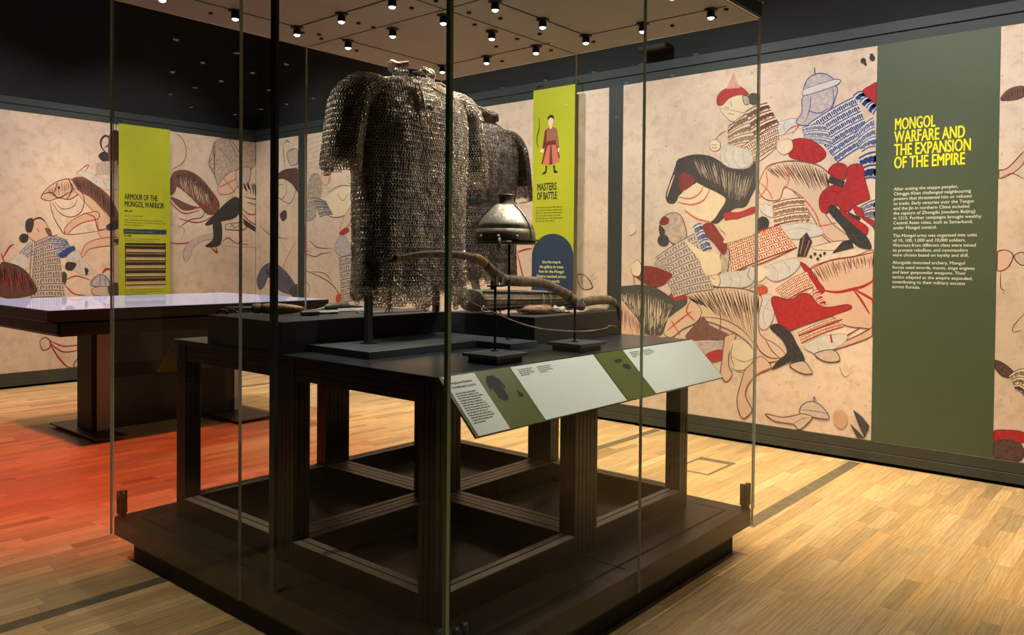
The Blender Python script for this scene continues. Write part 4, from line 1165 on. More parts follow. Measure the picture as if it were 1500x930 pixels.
for s, hgt, m_, r_ in ((-0.86, 0.86, M_LEATHD, 0.006), (-0.99, 0.15, M_PIPE, 0.005), (-0.93, -0.62, M_LEATHD, 0.006), (0.7, 0.95, M_LEATHD, 0.005)):
    MB().tube([qpt(f / 12, s, hgt) for f in range(0, 13)], r_, m_, 8).build('seam_piping', qv)
for f in (0.62, 0.70):
    MB().tube([qpt(f, 1.03 * math.copysign(abs(math.cos(a)) ** 0.77, math.cos(a)), 1.05 * math.copysign(abs(math.sin(a)) ** 0.77, math.sin(a))) for a in [2 * math.pi * k / 24 for k in range(25)]], 0.0045, M_CORD, 6).build('strap', qv)
mb = MB()
mb.add([qpt(-0.004, 0.99 * math.cos(a), 0.99 * math.sin(a)) for a in [2 * math.pi * k / 24 for k in range(24)]] + [qpt(-0.012, 0, 0)], [(k, (k + 1) % 24, 24) for k in range(24)], M_LEATH)
mb.build('mouth_flap', qv)
MB().tube(spread([qpt(0.0, -0.95, -0.4), qpt(-0.03, -1.02, -0.8), qpt(0.02, -1.1, -0.96), qpt(0.06, -1.05, -0.92)], 5), 0.004, M_CORD, 6).build('tie_cord', qv)

rf = random.Random(5)
def fur(name, label, c, sx, sy, sz, m, hairs, yaw):
    t = thing(name, label, 'fur', c, None)
    mb = MB(); prof = []
    M3 = Matrix.Rotation(yaw, 3, 'Z')
    sg, rn = 20, 8
    vs, fs = [], []
    for i in range(rn + 1):
        for k in range(sg):
            th, ph = math.pi * i / rn, 2 * math.pi * k / sg
            d = 1 + rf.uniform(-0.10, 0.10)
            q = Vector((sx * math.sin(th) * math.cos(ph) * d, sy * math.sin(th) * math.sin(ph) * d, max(-0.95, -math.cos(th)) * sz * d))
            q = M3 @ q; q.z = max(q.z, -sz * 0.93)
            vs.append(q + Vector(c) + Vector((0, 0, sz * 0.95)))
    for i in range(rn):
        for k in range(sg): fs.append((i * sg + k, i * sg + (k + 1) % sg, (i + 1) * sg + (k + 1) % sg, (i + 1) * sg + k))
    MB().add(vs, fs, m, True).build('pelt', t)
    mb = MB()
    for _ in range(hairs):
        th, ph = rf.uniform(0.5, 2.0), rf.uniform(0, 2 * math.pi)
        q = Vector((sx * math.sin(th) * math.cos(ph), sy * math.sin(th) * math.sin(ph), math.cos(th) * sz))
        nrm = Vector((q.x / sx ** 2, q.y / sy ** 2, q.z / sz ** 2)).normalized()
        dr = (nrm * 0.5 + Vector((0.2, 1.0, -0.15)) * 0.7 + Vector((rf.uniform(-.3, .3), rf.uniform(-.3, .3), 0))).normalized()
        l = rf.uniform(0.012, 0.026)
        a = M3 @ q; e = a + M3 @ (dr * l)
        a.z = max(a.z, -sz * 0.9); e.z = max(e.z, -sz * 0.9)
        o_ = Vector(c) + Vector((0, 0, sz * 0.95))
        sd = Vector((0, 0, 1)).cross(e - a).normalized() * 0.0011
        mb.add([a + o_ - sd, a + o_ + sd, e + o_], [(0, 1, 2)], m)
    tag(mb.build('hair_tufts', t), kind='stuff')
M_FUR = bark('ginger_fur', (0.40, 0.25, 0.155), (0.22, 0.13, 0.085), 0.85)
fur('fur_bundle', 'ginger brown fur bundle in front of the leather quiver', (-2.51, 3.16, BZ), 0.046, 0.095, 0.021, M_FUR, 700, math.radians(-14))
# leather and cloth scraps
M_SCRAP = bark('tan_rawhide', (0.38, 0.30, 0.19), (0.18, 0.13, 0.08), 0.75)
def scrap(name, label, path, w, m, seed):
    r_ = random.Random(seed)
    P = smooth_pts(path, False, 5); nn = len(P)
    vs, fs = [], []
    for i, p in enumerate(P):
        a, b = Vector(P[max(i - 1, 0)]), Vector(P[min(i + 1, nn - 1)])
        sd = Vector((0, 0, 1)).cross((b - a)).normalized()
        ww = w * (0.55 + 0.45 * math.sin(math.pi * (i + 0.7) / (nn + 0.6))) * r_.uniform(0.85, 1.15)
        for s, dz in ((-1, 0.0), (-0.4, 0.010 + 0.004 * math.sin(i)), (0.35, 0.004), (1, 0.010 + 0.006 * math.cos(i * 0.9))):
            q = Vector(p) + sd * ww * s; vs.append((q.x, q.y, q.z + dz))
        for s, dz in ((1, 0.006), (0.35, 0.0005), (-0.4, 0.005), (-1, -0.0)):
            q = Vector(p) + sd * ww * s; vs.append((q.x, q.y, max(BZ, q.z + dz - 0.003)))
    for i in range(nn - 1):
        for k in range(8): fs.append((i * 8 + k, i * 8 + (k + 1) % 8, (i + 1) * 8 + (k + 1) % 8, (i + 1) * 8 + k))
    fs.append(tuple(range(8))); fs.append(tuple((nn - 1) * 8 + k for k in range(8)))
    o = MB().add(vs, fs, m, True).build(name)
    return tag(o, label, 'scrap')
scrap('hide_scrap', 'curled tan rawhide strip on the right end of the quiver block', [(-2.425, 3.30, BZ + 0.003), (-2.42, 3.40, BZ + 0.006), (-2.44, 3.50, BZ + 0.018), (-2.43, 3.60, BZ + 0.012), (-2.45, 3.70, BZ + 0.016)], 0.034, M_SCRAP, 2)
scrap('hide_scrap', 'small crumpled pale hide piece between the fur bundle and bow clamp', [(-2.47, 3.285, BZ + 0.002), (-2.50, 3.33, BZ + 0.02), (-2.52, 3.39, BZ + 0.012)], 0.030, bark('pale_hide', (0.50, 0.42, 0.28), (0.26, 0.20, 0.13), 0.75), 4)
scrap('hide_scrap', 'flat pink-brown hide strip under the middle of the quiver', [(-2.61, 2.985, BZ + 0.001), (-2.605, 3.03, BZ + 0.003), (-2.60, 3.10, BZ + 0.004)], 0.026, bark('pinkish_hide', (0.36, 0.22, 0.17), (0.22, 0.13, 0.1), 0.8), 6)
scrap('dark_strap', 'black leather strap end beside the fur bundle', [(-2.56, 3.25, BZ + 0.018), (-2.50, 3.275, BZ + 0.012), (-2.45, 3.28, BZ + 0.003)], 0.018, M_LEATHD, 7)

# ================================================================== WEAPONS ON THE LEFT BLOCK
BL = 1.2238
M_WOOD = bark('orange_brown_wood', (0.34, 0.19, 0.075), (0.16, 0.085, 0.035), 0.5)
M_IRON = bark('dull_iron', (0.20, 0.19, 0.17), (0.09, 0.085, 0.075), 0.5)
M_OLIVELEA = bark('olive_black_leather', (0.060, 0.064, 0.045), (0.022, 0.024, 0.018), 0.5)
mc = thing('wooden_mace', 'orange wooden club head with a dark collar on the left block', 'mace', (-3.29, 2.16, BL))
a, b = Vector((-3.36, 2.085, BL + 0.029)), Vector((-3.19, 2.245, BL + 0.026))
def axis_lathe(prof, m, nm, par, a=a, b=b):
    d = b - a; L = d.length
    M3 = d.to_track_quat('Z', 'Y').to_matrix()
    return MB().lathe([(r, f * L) for r, f in prof], a, m, 20, M3).build(nm, par)
axis_lathe([(0.012, -0.02), (0.020, 0.0), (0.024, 0.06), (0.024, 0.14), (0.020, 0.17)], M_IRON, 'collar', mc)
axis_lathe([(0.020, 0.165), (0.025, 0.30), (0.026, 0.55), (0.020, 0.82), (0.012, 1.0), (0.004, 1.02)], M_WOOD, 'club_head', mc)
axis_lathe([(0.003, -0.52), (0.006, -0.45), (0.009, -0.02)], M_IRON, 'shaft_spike', mc)
kn = thing('sheathed_knife', 'short olive black sheathed knife near the front of the left block', 'knife', (-3.12, 2.25, BL))
M3 = Matrix.Translation((-3.115, 2.245, BL)) @ Matrix.Rotation(math.radians(68), 4, 'Z')
MB().box(-0.055, 0.03, -0.017, 0.017, 0.001, 0.022, M_OLIVELEA, M3).build('sheath', kn, 0.004)
MB().box(-0.05, 0.028, -0.010, 0.010, 0.022, 0.0245, M_IRON, M3).build('metal_mount', kn)
MB().box(0.03, 0.12, -0.011, 0.011, 0.004, 0.018, M_IRON, M3).build('handle', kn, 0.003)
sw = thing('straight_sword', 'long narrow sword lying along the middle of the left block', 'sword', (-3.2, 2.45, BL))
def blade(path, w, h, m, nm, par):
    P = [Vector(p) for p in path]; vs, fs = [], []
    for i, p in enumerate(P):
        d = (P[min(i + 1, len(P) - 1)] - P[max(i - 1, 0)]).normalized(); s_ = Vector((0, 0, 1)).cross(d)
        ww = w[i] if hasattr(w, '__len__') else w
        vs += [p - s_ * ww, p + Vector((0, 0, h)), p + s_ * ww, p - Vector((0, 0, h * 0.2))]
    for i in range(len(P) - 1):
        for k in range(4): fs.append((i * 4 + k, i * 4 + (k + 1) % 4, (i + 1) * 4 + (k + 1) % 4, (i + 1) * 4 + k))
    fs.append((0, 1, 2, 3)); fs.append(tuple((len(P) - 1) * 4 + k for k in range(4)))
    return MB().add(vs, fs, m).build(nm, par)
blade([(-3.28, 2.22, BL + 0.004), (-3.26, 2.34, BL + 0.004), (-3.23, 2.48, BL + 0.004)], [0.004, 0.014, 0.016], 0.008, M_IRON, 'blade', sw)
blade([(-3.23, 2.475, BL + 0.006), (-3.215, 2.56, BL + 0.006), (-3.20, 2.64, BL + 0.006)], 0.012, 0.012, M_IRON, 'hilt', sw)
ax_ = thing('tool_in_case', 'olive leather case with a narrow tail at the back of the left block', 'sheath', (-3.38, 2.6, BL))
MB().tube([(-3.375, 2.50, BL + 0.012), (-3.378, 2.53, BL + 0.017), (-3.38, 2.60, BL + 0.019), (-3.382, 2.655, BL + 0.018)], [0.010, 0.017, 0.019, 0.017], M_OLIVELEA, 14).build('case_body', ax_)
MB().tube([(-3.38, 2.65, BL + 0.018), (-3.385, 2.70, BL + 0.013), (-3.39, 2.76, BL + 0.008)], [0.009, 0.007, 0.004], M_LEATHD, 10).build('tail', ax_)
MB().tube([(-3.30, 2.34, BL + 0.006), (-3.34, 2.43, BL + 0.008), (-3.375, 2.505, BL + 0.012)], [0.004, 0.005, 0.008], M_IRON, 8).build('blade', ax_)
sc = thing('flat_scabbard', 'flat black scabbard with silvery end along the right end of the left block', 'scabbard', (-3.05, 2.7, BL))
blade([(-3.06, 2.46, BL + 0.004), (-3.04, 2.58, BL + 0.004), (-3.03, 2.76, BL + 0.004), (-3.03, 2.88, BL + 0.004)], [0.010, 0.022, 0.022, 0.018], 0.012, M_LEATHD, 'scabbard_body', sc)
blade([(-3.03, 2.878, BL + 0.004), (-3.03, 2.90, BL + 0.004)], [0.019, 0.012], 0.013, M_STEEL, 'metal_chape', sc)
kb = thing('dark_buckle', 'small black curled fitting at the far left of the left block', 'fitting', (-3.42, 1.99, BL))
MB().tube(spread([(-3.455, 1.955, BL + 0.006), (-3.44, 1.965, BL + 0.022), (-3.425, 1.99, BL + 0.020), (-3.41, 2.01, BL + 0.024), (-3.395, 2.03, BL + 0.008)], 5), 0.006, M_LEATHD, 10).build('curl', kb)
MB().ball((-3.425, 1.99, BL + 0.012), 0.011, M_LEATHD).build('knob', kb)

# ================================================================== INTERACTIVE SCREEN TABLE
scr = thing('screen_table', 'large dark touch-screen table with a glowing lilac top on a pedestal', 'table', (-7.05, 3.4, 0))
SX0, SX1, SY0, SY1, SZ = -7.97, -6.13, 2.19, 4.60, 1.10
M_SCREEN = mat('lilac_glass_screen', (0.10, 0.10, 0.13), 0.045, emit=((0.70, 0.72, 1.0), 0.42), spec=0.9)
M_STBL = mat('black_table_body', (0.006, 0.0055, 0.005), 0.5, var=0.2, spec=0.25)
bbox('rim', (SX0, SX1, SY0, SY1, SZ - 0.085, SZ - 0.002), M_STBL, scr, 0.006)
bbox('screen', (SX0 + 0.02, SX1 - 0.012, SY0 + 0.012, SY1 - 0.02, SZ - 0.002, SZ + 0.001), M_SCREEN, scr)
bbox('under_box', (SX0 + 0.08, SX1 - 0.06, SY0 + 0.09, SY1 - 0.10, SZ - 0.20, SZ - 0.085), M_STBL, scr, 0.02)
bbox('rim_line', (SX0 - 0.001, SX1 + 0.001, SY0 - 0.001, SY1 + 0.001, SZ - 0.052, SZ - 0.049), mat('dim_metal_line', (0.03, 0.022, 0.016), 0.4, metal=0.5, var=0.1), scr)
bbox('pedestal_core', (-7.20, -6.905, 2.80, 4.13, 0.035, SZ - 0.20), M_STBL, scr, 0.004)
M_PEDL = mat('grey_brown_pedestal_cheek', (0.26, 0.21, 0.17), 0.45, var=0.1)
bbox('pedestal_cheek', (-6.905, -6.89, 2.835, 2.945, 0.037, SZ - 0.205), M_PEDL, scr)
bbox('pedestal_cheek', (-6.905, -6.89, 4.085, 4.13, 0.037, SZ - 0.205), mat('white_pedestal_cheek', (0.55, 0.52, 0.48), 0.45, var=0.1), scr)
bbox('base_plate', (-7.54, -6.57, 2.705, 2.95, 0.022, 0.034), mat('dark_steel_plate', (0.05, 0.046, 0.042), 0.4, metal=0.4, var=0.2), scr, 0.002)
bbox('base_plate', (-7.54, -6.42, 3.83, 4.25, 0.022, 0.034), MATS['dark_steel_plate'], scr, 0.002)
for x in (-7.45, -6.68):
    for y in (2.76, 2.90, 3.90, 4.15):
        MB().lathe([(0.03, 0.001), (0.03, 0.016), (0.014, 0.0222)], (x, y, 0), M_STBL, 12).build('levelling_foot', scr)

# ================================================================== PRINTED FIGURES ON THE MURALS
WASH = ('G', 'GW', 'BG', 'LB', 'LR', 'SP', 'SK', 'GG', 'PR')   # thin colours that let the parchment through
INK = {k: mat('print_' + n, srgb(*c), 0.75, var=v, vscale=s, spec=0.25, col2=(srgb(214, 188, 164) if k in WASH else tuple(0.6 * a + 0.4 * b for a, b in zip(srgb(*c), srgb(214, 188, 164))) if k in ('O',) else None)) for k, (n, c, v, s) in {
    'K': ('line_black', (74, 62, 56), 0.25, 60), 'N': ('soft_black', (66, 64, 64), 0.35, 40), 'DG': ('dark_grey', (78, 78, 76), 0.35, 40),
    'G': ('grey_wash', (136, 128, 122), 0.30, 30), 'GW': ('pale_grey_wash', (176, 166, 160), 0.18, 30), 'GG': ('green_grey', (92, 104, 96), 0.3, 30),
    'GB': ('blue_grey', (100, 104, 118), 0.22, 30), 'B': ('blue', (58, 80, 142), 0.3, 40), 'BG': ('pale_blue_wash', (138, 148, 172), 0.22, 30),
    'W': ('off_white', (208, 204, 196), 0.12, 20), 'P': ('cream', (228, 208, 178), 0.08, 12), 'SP': ('speckled_cream', (208, 192, 160), 0.3, 70), 'SK': ('flesh', (218, 178, 152), 0.12, 20),
    'R': ('red', (176, 50, 54), 0.22, 30), 'PR': ('pale_red', (204, 120, 110), 0.2, 30), 'D': ('dark_red', (132, 52, 52), 0.25, 30), 'OR': ('orange_red', (204, 84, 60), 0.2, 30), 'O': ('rust_line', (186, 74, 62), 0.2, 40),
    'BR': ('brown', (124, 84, 74), 0.3, 40), 'DB': ('dark_brown', (98, 72, 66), 0.35, 40), 'LB': ('light_brown_wash', (206, 176, 150), 0.18, 14), 'LR': ('pink_brown_wash', (206, 166, 142), 0.2, 16), 'ST': ('stain', (206, 168, 138), 0.1, 10)}.items()}
BOUNDS = {'L': (-1.49, WALL_Y - 0.012), 'A': (WALL_X + 0.012, -8.982), 'B': (-8.825, -4.13), 'C': (-3.968, -1.791), 'D': (-1.001, 1.55)}
MURAL = """
C painted_horse/1 F N 0 -3430 2340 -3339 2386 -3223 2395 -3097 2368 -2998 2310 -2877 2251 -2771 2250 -2702 2300 -2677 2155 -2732 2031 -2789 1934 -2884 1920 -2967 1855 -3040 1800 -3096 1830 -3017 1925 -2963 2002 -3043 2062 -3137 2107 -3220 2151 -3284 2190 -3350 2252
C painted_horse/1 F N 0 -3417 2351 -3455 2259 -3494 2154 -3526 2061 -3505 1994 -3438 1986 -3393 2043 -3335 2105 -3245 2141 -3221 2221 -3286 2295 -3351 2334 -3384 2372
C painted_horse/1 F D 0 -3363 2253 -3246 2188 -3284 2126 -3374 2089 -3401 2161
C painted_horse/1 f N 0 -3410 2327 -3404 2374 -3351 2334
C painted_horse/1 S P 13.0 -3442 2234 -3481 2142 -3513 2048
C painted_horse/1 F P 0 -3233 2146 -3106 2082 -2969 2008 -3017 1907 -3102 1818 -3254 1874 -3359 1959 -3406 2038 -3328 2087
C painted_horse/1 S O 15.4 -3406 2043 -3295 2021 -3206 2058 -3163 2125
C painted_horse/1 S O 16.5 -3405 1996 -3275 1968 -3161 2004 -3106 2094
C painted_horse/1 S O 17.6 -3339 1923 -3228 1850 -3102 1818
C painted_horse/1 H G 40,4.7,4 -3268 2364 -3078 2327 -2864 2222 -2717 2191 -3170 2183 -3013 2095 -2891 1977 -2790 1995
C painted_horse/1 F R 0 -2974 1889 -2836 1891 -2719 1931 -2701 1887 -2812 1851 -2942 1815
C painted_rider/2 F P 0 -3041 2756 -2994 2847 -2874 2866 -2761 2791 -2754 2691 -2823 2648 -2930 2643 -3004 2695
C painted_rider/2 S K 5.7 -3035 2767 -2991 2705 -2918 2641 -2823 2648 -2759 2680 -3035 2767
C painted_rider/2 F R 0 -3048 2797 -3049 2859 -3007 2905 -2922 2928 -2839 2912 -2773 2842 -2862 2853 -2945 2835 -3005 2786
C painted_rider/2 f PR 0 -2970 2917 -2906 3049 -2851 2908
C painted_rider/2 F N 0 -2681 2798 -2695 2765 -2732 2754 -2769 2773 -2785 2810 -2770 2844 -2733 2854 -2696 2835
C painted_rider/2 F G 0 -2826 2838 -2779 2826 -2767 2770 -2807 2769
C painted_rider/2 S K 5.7 -2980 2766 -2944 2757
C painted_rider/2 S K 5.6 -2949 2712 -2895 2695
C painted_rider/2 S K 5.6 -2933 2811 -2920 2765
C painted_rider/2 F W 0 -2648 2537 -2537 2591 -2427 2612 -2346 2593 -2382 2522 -2469 2493 -2591 2494
C painted_rider/2 S G 6.5 -2537 2591 -2558 2539 -2524 2493
C painted_rider/2 S G 6.4 -2460 2605 -2481 2553 -2447 2497
C painted_rider/2 A BR 4,7 -2953 2589 -2789 2695 -2657 2374 -2951 2385
C painted_rider/2 A BR 3,6 -2801 2707 -2617 2758 -2514 2578 -2716 2488
C painted_rider/2 A BR 3,6 -2820 2431 -2525 2558 -2506 2416 -2736 2291
C painted_rider/2 S BR 9.0 -2954 2611 -2870 2636 -2789 2695
C painted_rider/2 S BR 9.0 -2951 2385 -2808 2385 -2702 2289 -2506 2416
C painted_rider/2 F W 0 -3011 2401 -2951 2453 -2838 2421 -2761 2382 -2731 2302 -2806 2252 -2913 2259 -2998 2310
C painted_rider/2 S G 7.9 -2963 2432 -2974 2342 -2925 2271
C painted_rider/2 S G 7.9 -2891 2426 -2902 2337 -2841 2254
C painted_rider/2 S G 6.7 -2820 2398 -2807 2307 -2771 2261
C painted_rider/2 F P 0 -3015 2453 -3030 2420 -3067 2409 -3104 2426 -3120 2462 -3105 2495 -3068 2506 -3031 2488
C painted_rider/2 S K 5.2 -3111 2490 -3062 2508 -3019 2476 -3018 2425 -3067 2406 -3111 2438 -3111 2490
C painted_rider/2 S K 4.6 -3099 2466 -3049 2461
C painted_rider/2 S K 4.6 -3092 2436 -3049 2439
C painted_rider/2 S O 11.4 -3062 2508 -3014 2549 -2965 2567
C painted_rider/2 S O 12.9 -2480 2489 -2426 2537 -2361 2552 -2414 2493
C painted_rider/3 F BG 0 -2327 2782 -2308 2890 -2245 2934 -2168 2928 -2106 2883 -2070 2832 -2181 2810
C painted_rider/3 S B 10.5 -2240 2933 -2246 2986
C painted_rider/3 S B 7.4 -2322 2792 -2303 2895 -2240 2933 -2168 2928 -2106 2883 -2070 2832
C painted_rider/3 F BG 0 -2322 2781 -2085 2824 -2093 2701 -2132 2628 -2224 2570 -2308 2547 -2383 2581 -2336 2656
C painted_rider/3 F W 0 -2323 2829 -2085 2875 -2070 2832 -2317 2780
C painted_rider/3 S B 6.4 -2323 2829 -2085 2875 -2070 2832 -2317 2780 -2323 2829
C painted_rider/3 S B 6.3 -2269 2774 -2278 2670 -2308 2579
C painted_rider/3 S B 6.2 -2105 2816 -2098 2702 -2153 2615
C painted_rider/3 S B 8.4 -2289 2661 -2204 2631 -2133 2664
C painted_rider/3 A B 6,8 -2287 2555 -1944 2724 -1803 2387 -2065 2245
C painted_rider/3 A B 3,6 -2340 2529 -2162 2543 -2077 2359 -2306 2420
C painted_rider/3 A B 3,3 -1954 2730 -1886 2757 -1778 2624 -1811 2578
C painted_rider/3 A B 3,4 -1939 2449 -1806 2557 -1783 2345 -1888 2313
C painted_rider/3 A B 2,4 -1907 2264 -1768 2304 -1765 2104 -1866 2109
C painted_armour/4 A B 2,4 -1892 1898 -1763 1954 -1761 1813 -1871 1816
C painted_sleeve/5 F R 0 -1886 2757 -1838 2791 -1776 2803 -1774 2648 -1827 2690
C painted_sleeve/6 F R 0 -2414 2440 -2280 2439 -2169 2356 -2153 2292 -2240 2252 -2357 2286 -2434 2324
C painted_sleeve/6 S D 7.4 -2317 2432 -2326 2348 -2283 2270
C painted_sleeve/6 S D 6.3 -2232 2393 -2241 2320 -2220 2266
C painted_sleeve/6 F P 0 -2523 2444 -2425 2452 -2407 2375 -2477 2333 -2534 2386
C painted_sleeve/6 S BR 4.3 -2523 2444 -2425 2452 -2407 2375 -2477 2333 -2534 2386 -2523 2444
C painted_horse/7 F LB 0 -2621 2240 -2510 2276 -2368 2276 -2209 2234 -2115 2155 -2062 2048 -2163 1928 -2099 1791 -1957 1665 -2056 1624 -2159 1688 -2223 1804 -2353 1999 -2463 2079 -2505 1984 -2617 1988 -2681 2079
C painted_horse/7 H BR 46,5.5,4 -2621 2240 -2466 2273 -2304 2261 -2136 2177 -2519 2146 -2344 2083 -2195 2023 -2103 2030
C painted_horse/7 S BR 10.9 -2621 2240 -2510 2276 -2368 2276 -2209 2234 -2115 2155
C painted_horse/7 S O 11.9 -2474 2090 -2342 2009 -2224 1867 -2159 1709 -2076 1645
C painted_horse/7 S O 10.9 -2621 2218 -2608 2097 -2674 2001
C painted_horse/7 S O 11.0 -2665 2122 -2596 2053 -2561 1986
C painted_horse/7 S O 10.8 -2454 2261 -2431 2141 -2462 2068
C painted_horse/7 S O 10.5 -2233 1762 -2140 1771 -2068 1790
C painted_horse/7 F LB 0 -2308 1870 -2265 1837 -2328 1753 -2391 1690 -2424 1701
C painted_horse/7 S BR 7.4 -2287 1869 -2349 1764 -2424 1701
C painted_horse/7 A BR 3,7 -2561 1953 -2310 1986 -2265 1816 -2547 1779
C painted_horse/7 F W 0 -2674 1946 -2571 1932 -2559 1844 -2638 1879
C painted_horse/7 F W 0 -2546 1757 -2265 1794 -2159 1709 -2348 1668 -2479 1691
C painted_horse/7 S G 6.5 -2479 1723 -2349 1754 -2243 1731
C painted_horse/7 F N 0 -2586 1801 -2601 1767 -2637 1753 -2673 1768 -2689 1804 -2674 1838 -2638 1852 -2602 1836
C painted_horse/7 F N 0 -2683 1814 -2592 1780 -2636 1715 -2682 1737
C painted_horse/7 F P 0 -2241 1615 -2087 1645 -1956 1655 -1936 1593 -2188 1583
C painted_horse/7 S BR 6.3 -2251 1604 -2087 1645 -1956 1655
C painted_rider/8 F R 0 -2116 2207 -2065 2239 -1995 2214 -2003 2117 -2064 2121 -2125 2166
C painted_rider/8 F R 0 -2194 1961 -2164 2032 -2083 2075 -2022 2046 -2051 1934 -2111 1895 -2131 1864 -2177 1881
C painted_rider/8 S D 7.3 -2164 2012 -2092 2029 -2032 2006
C painted_rider/8 S D 7.3 -2183 1939 -2112 1947
C painted_rider/8 F R 0 -1985 2198 -1926 2225 -1877 2201 -1861 2109 -1825 1976 -1839 1952 -1921 1919 -1985 1870 -2050 1914 -2076 1971 -2042 2032 -1993 2096
C painted_rider/8 F R 0 -2040 1893 -1949 1828 -1851 1765 -1831 1724 -1864 1690 -1978 1757
C painted_rider/8 F R 0 -1941 1910 -1882 1887 -1861 1836 -1910 1838
C painted_rider/8 F R 0 -1881 1827 -1803 1805 -1760 1773 -1759 1733
C painted_rider/8 f N 0 -2115 2144 -2003 2097 -2022 2051 -2134 2099
C painted_rider/8 F N 0 -2131 1896 -2081 1925 -2009 1840 -1919 1756 -1840 1684 -1805 1593 -1897 1604 -1966 1665 -2007 1737 -2079 1821
C painted_rider/8 f N 0 -2090 1557 -2016 1645 -1947 1665 -1931 1598 -2015 1578
C painted_rider/8 f N 0 -1985 1875 -1881 1816 -1900 1802 -1969 1844
C painted_rider/8 f N 0 -2357 1530 -2337 1668 -2285 1721 -2241 1646 -2287 1530
C painted_rider/8 S O 8.5 -2335 1551 -2306 1689
C painted_rider/8 S O 8.5 -2303 1535 -2263 1657
C painted_rider/8 F K 0 -2239 1530 -2242 1522 -2250 1519 -2258 1522 -2262 1530 -2259 1538 -2250 1542 -2242 1539
C painted_rider/8 F K 0 -2208 1552 -2211 1543 -2219 1540 -2227 1543 -2231 1551 -2227 1560 -2219 1563 -2211 1560
C painted_rider/8 F K 0 -2166 1541 -2169 1533 -2177 1530 -2185 1533 -2189 1541 -2185 1549 -2177 1553 -2169 1549
C painted_rider/8 F K 0 -2135 1557 -2138 1549 -2146 1545 -2154 1549 -2158 1557 -2155 1565 -2147 1568 -2139 1565
C painted_rider/8 F K 0 -2186 1515 -2189 1507 -2197 1503 -2206 1507 -2209 1515 -2206 1523 -2198 1526 -2190 1523
C painted_horse/9 F LR 0 -2259 1435 -2110 1500 -1935 1532 -1756 1553 -1749 1062 -1877 1004 -2037 1035 -2109 1135 -2182 1163 -2236 1298
C painted_horse/9 H BR 40,5.3,4 -2249 1435 -2110 1500 -1935 1532 -1756 1553 -2174 1300 -2057 1366 -1904 1430 -1755 1453
C painted_horse/9 S D 11.6 -2270 1424 -2110 1500 -1935 1532 -1757 1573
C painted_horse/9 S D 10.2 -1877 1004 -1975 936 -2074 867 -2177 827
C painted_horse/9 S R 23.6 -2163 1274 -2050 1262 -1941 1287 -1853 1315 -1754 1378
C painted_horse/9 S R 18.4 -1921 1287 -1833 1240 -1751 1192
C painted_horse/9 S R 16.3 -1931 1287 -1871 1208 -1811 1109
C painted_horse/9 F R 0 -2334 1487 -2270 1451 -2206 1362 -2142 1280 -2173 1248 -2226 1330 -2291 1413
C painted_horse/9 F LR 0 -2146 840 -1964 906 -1748 1032 -1747 972 -1934 877 -2114 811
C painted_horse/9 S D 8.4 -2146 840 -1964 906 -1748 1032
C painted_rider/10 A R 5,9 -2940 1639 -2502 1778 -2358 1604 -2912 1391
C painted_rider/10 A R 3,6 -2528 1268 -2280 1414 -2226 1299 -2438 1184
C painted_rider/10 A R 3,3 -2267 1223 -2194 1278 -2120 1166 -2181 1132
C painted_rider/10 A R 2,10 -2347 931 -2047 1066 -1996 1007 -2314 859
C painted_rider/10 S R 11.3 -2940 1639 -2716 1716 -2502 1778
C painted_rider/10 S D 9.0 -2912 1391 -2621 1484 -2358 1604
C painted_rider/10 S D 12.8 -2336 911 -2007 1058
C painted_rider/10 F G 0 -2999 1549 -2927 1583 -2936 1413 -2997 1378
C painted_rider/10 F W 0 -3015 1366 -2924 1402 -2793 1415 -2736 1450 -2688 1395 -2745 1294 -2910 1267 -3007 1275
C painted_rider/10 S G 7.9 -2936 1390 -2899 1323 -2922 1272
C painted_rider/10 S G 7.9 -2852 1403 -2816 1337 -2839 1280
C painted_rider/10 S K 5.5 -2736 1450 -2758 1372 -2711 1328
C painted_rider/10 F W 0 -2632 1429 -2509 1485 -2378 1519 -2334 1471 -2398 1390 -2518 1333 -2597 1364
C painted_rider/10 S G 7.6 -2553 1452 -2508 1399 -2518 1344
C painted_rider/10 S G 7.6 -2465 1486 -2420 1443 -2419 1390
C painted_rider/10 F P 0 -3121 1387 -3059 1411 -3002 1344 -3020 1275 -3094 1307
C painted_rider/10 S K 5.2 -3121 1387 -3059 1411 -3002 1344 -3020 1275 -3094 1307 -3121 1387
C painted_rider/10 S K 4.6 -3095 1364 -3045 1331
C painted_rider/10 F P 0 -2724 1428 -2643 1451 -2608 1375 -2676 1329
C painted_rider/10 F LR 0 -2744 1261 -2664 1302 -2595 1276 -2617 1232 -2698 1229
C painted_rider/10 F OR 0 -2675 1285 -2607 1287 -2606 1232 -2663 1230
C painted_rider/10 F W 0 -2663 1197 -2550 1218 -2531 1126 -2552 1016 -2602 947 -2659 977
C painted_rider/10 S G 8.8 -2650 1143 -2559 1092
C painted_rider/10 S G 7.6 -2572 1201 -2626 1056 -2591 959
C painted_rider/10 F R 0 -2560 1174 -2527 1213 -2406 1191 -2320 1242 -2251 1234 -2182 1158 -2104 1146 -1969 1173 -1943 1143 -2048 1097 -2295 999 -2391 955 -2468 939 -2513 1040
C painted_rider/10 S D 8.7 -2560 1174 -2527 1213 -2406 1191 -2320 1242 -2251 1234 -2182 1158 -2104 1146 -1969 1173
C painted_rider/10 F W 0 -2293 839 -2147 924 -1975 946 -2004 872 -2155 787 -2228 791
C painted_rider/10 S G 6.3 -2198 889 -2176 806
C painted_rider/10 S G 6.2 -2086 928 -2064 857
C painted_rider/10 S R 15.6 -2091 938 -2080 877
C painted_horse/11 F LB 0 -3335 1183 -3188 1246 -2971 1270 -2779 1260 -2640 1209 -2661 1065 -2647 900 -2521 832 -2432 742 -2542 689 -2678 688 -2726 806 -2821 877 -2905 916 -3040 965 -3165 1004
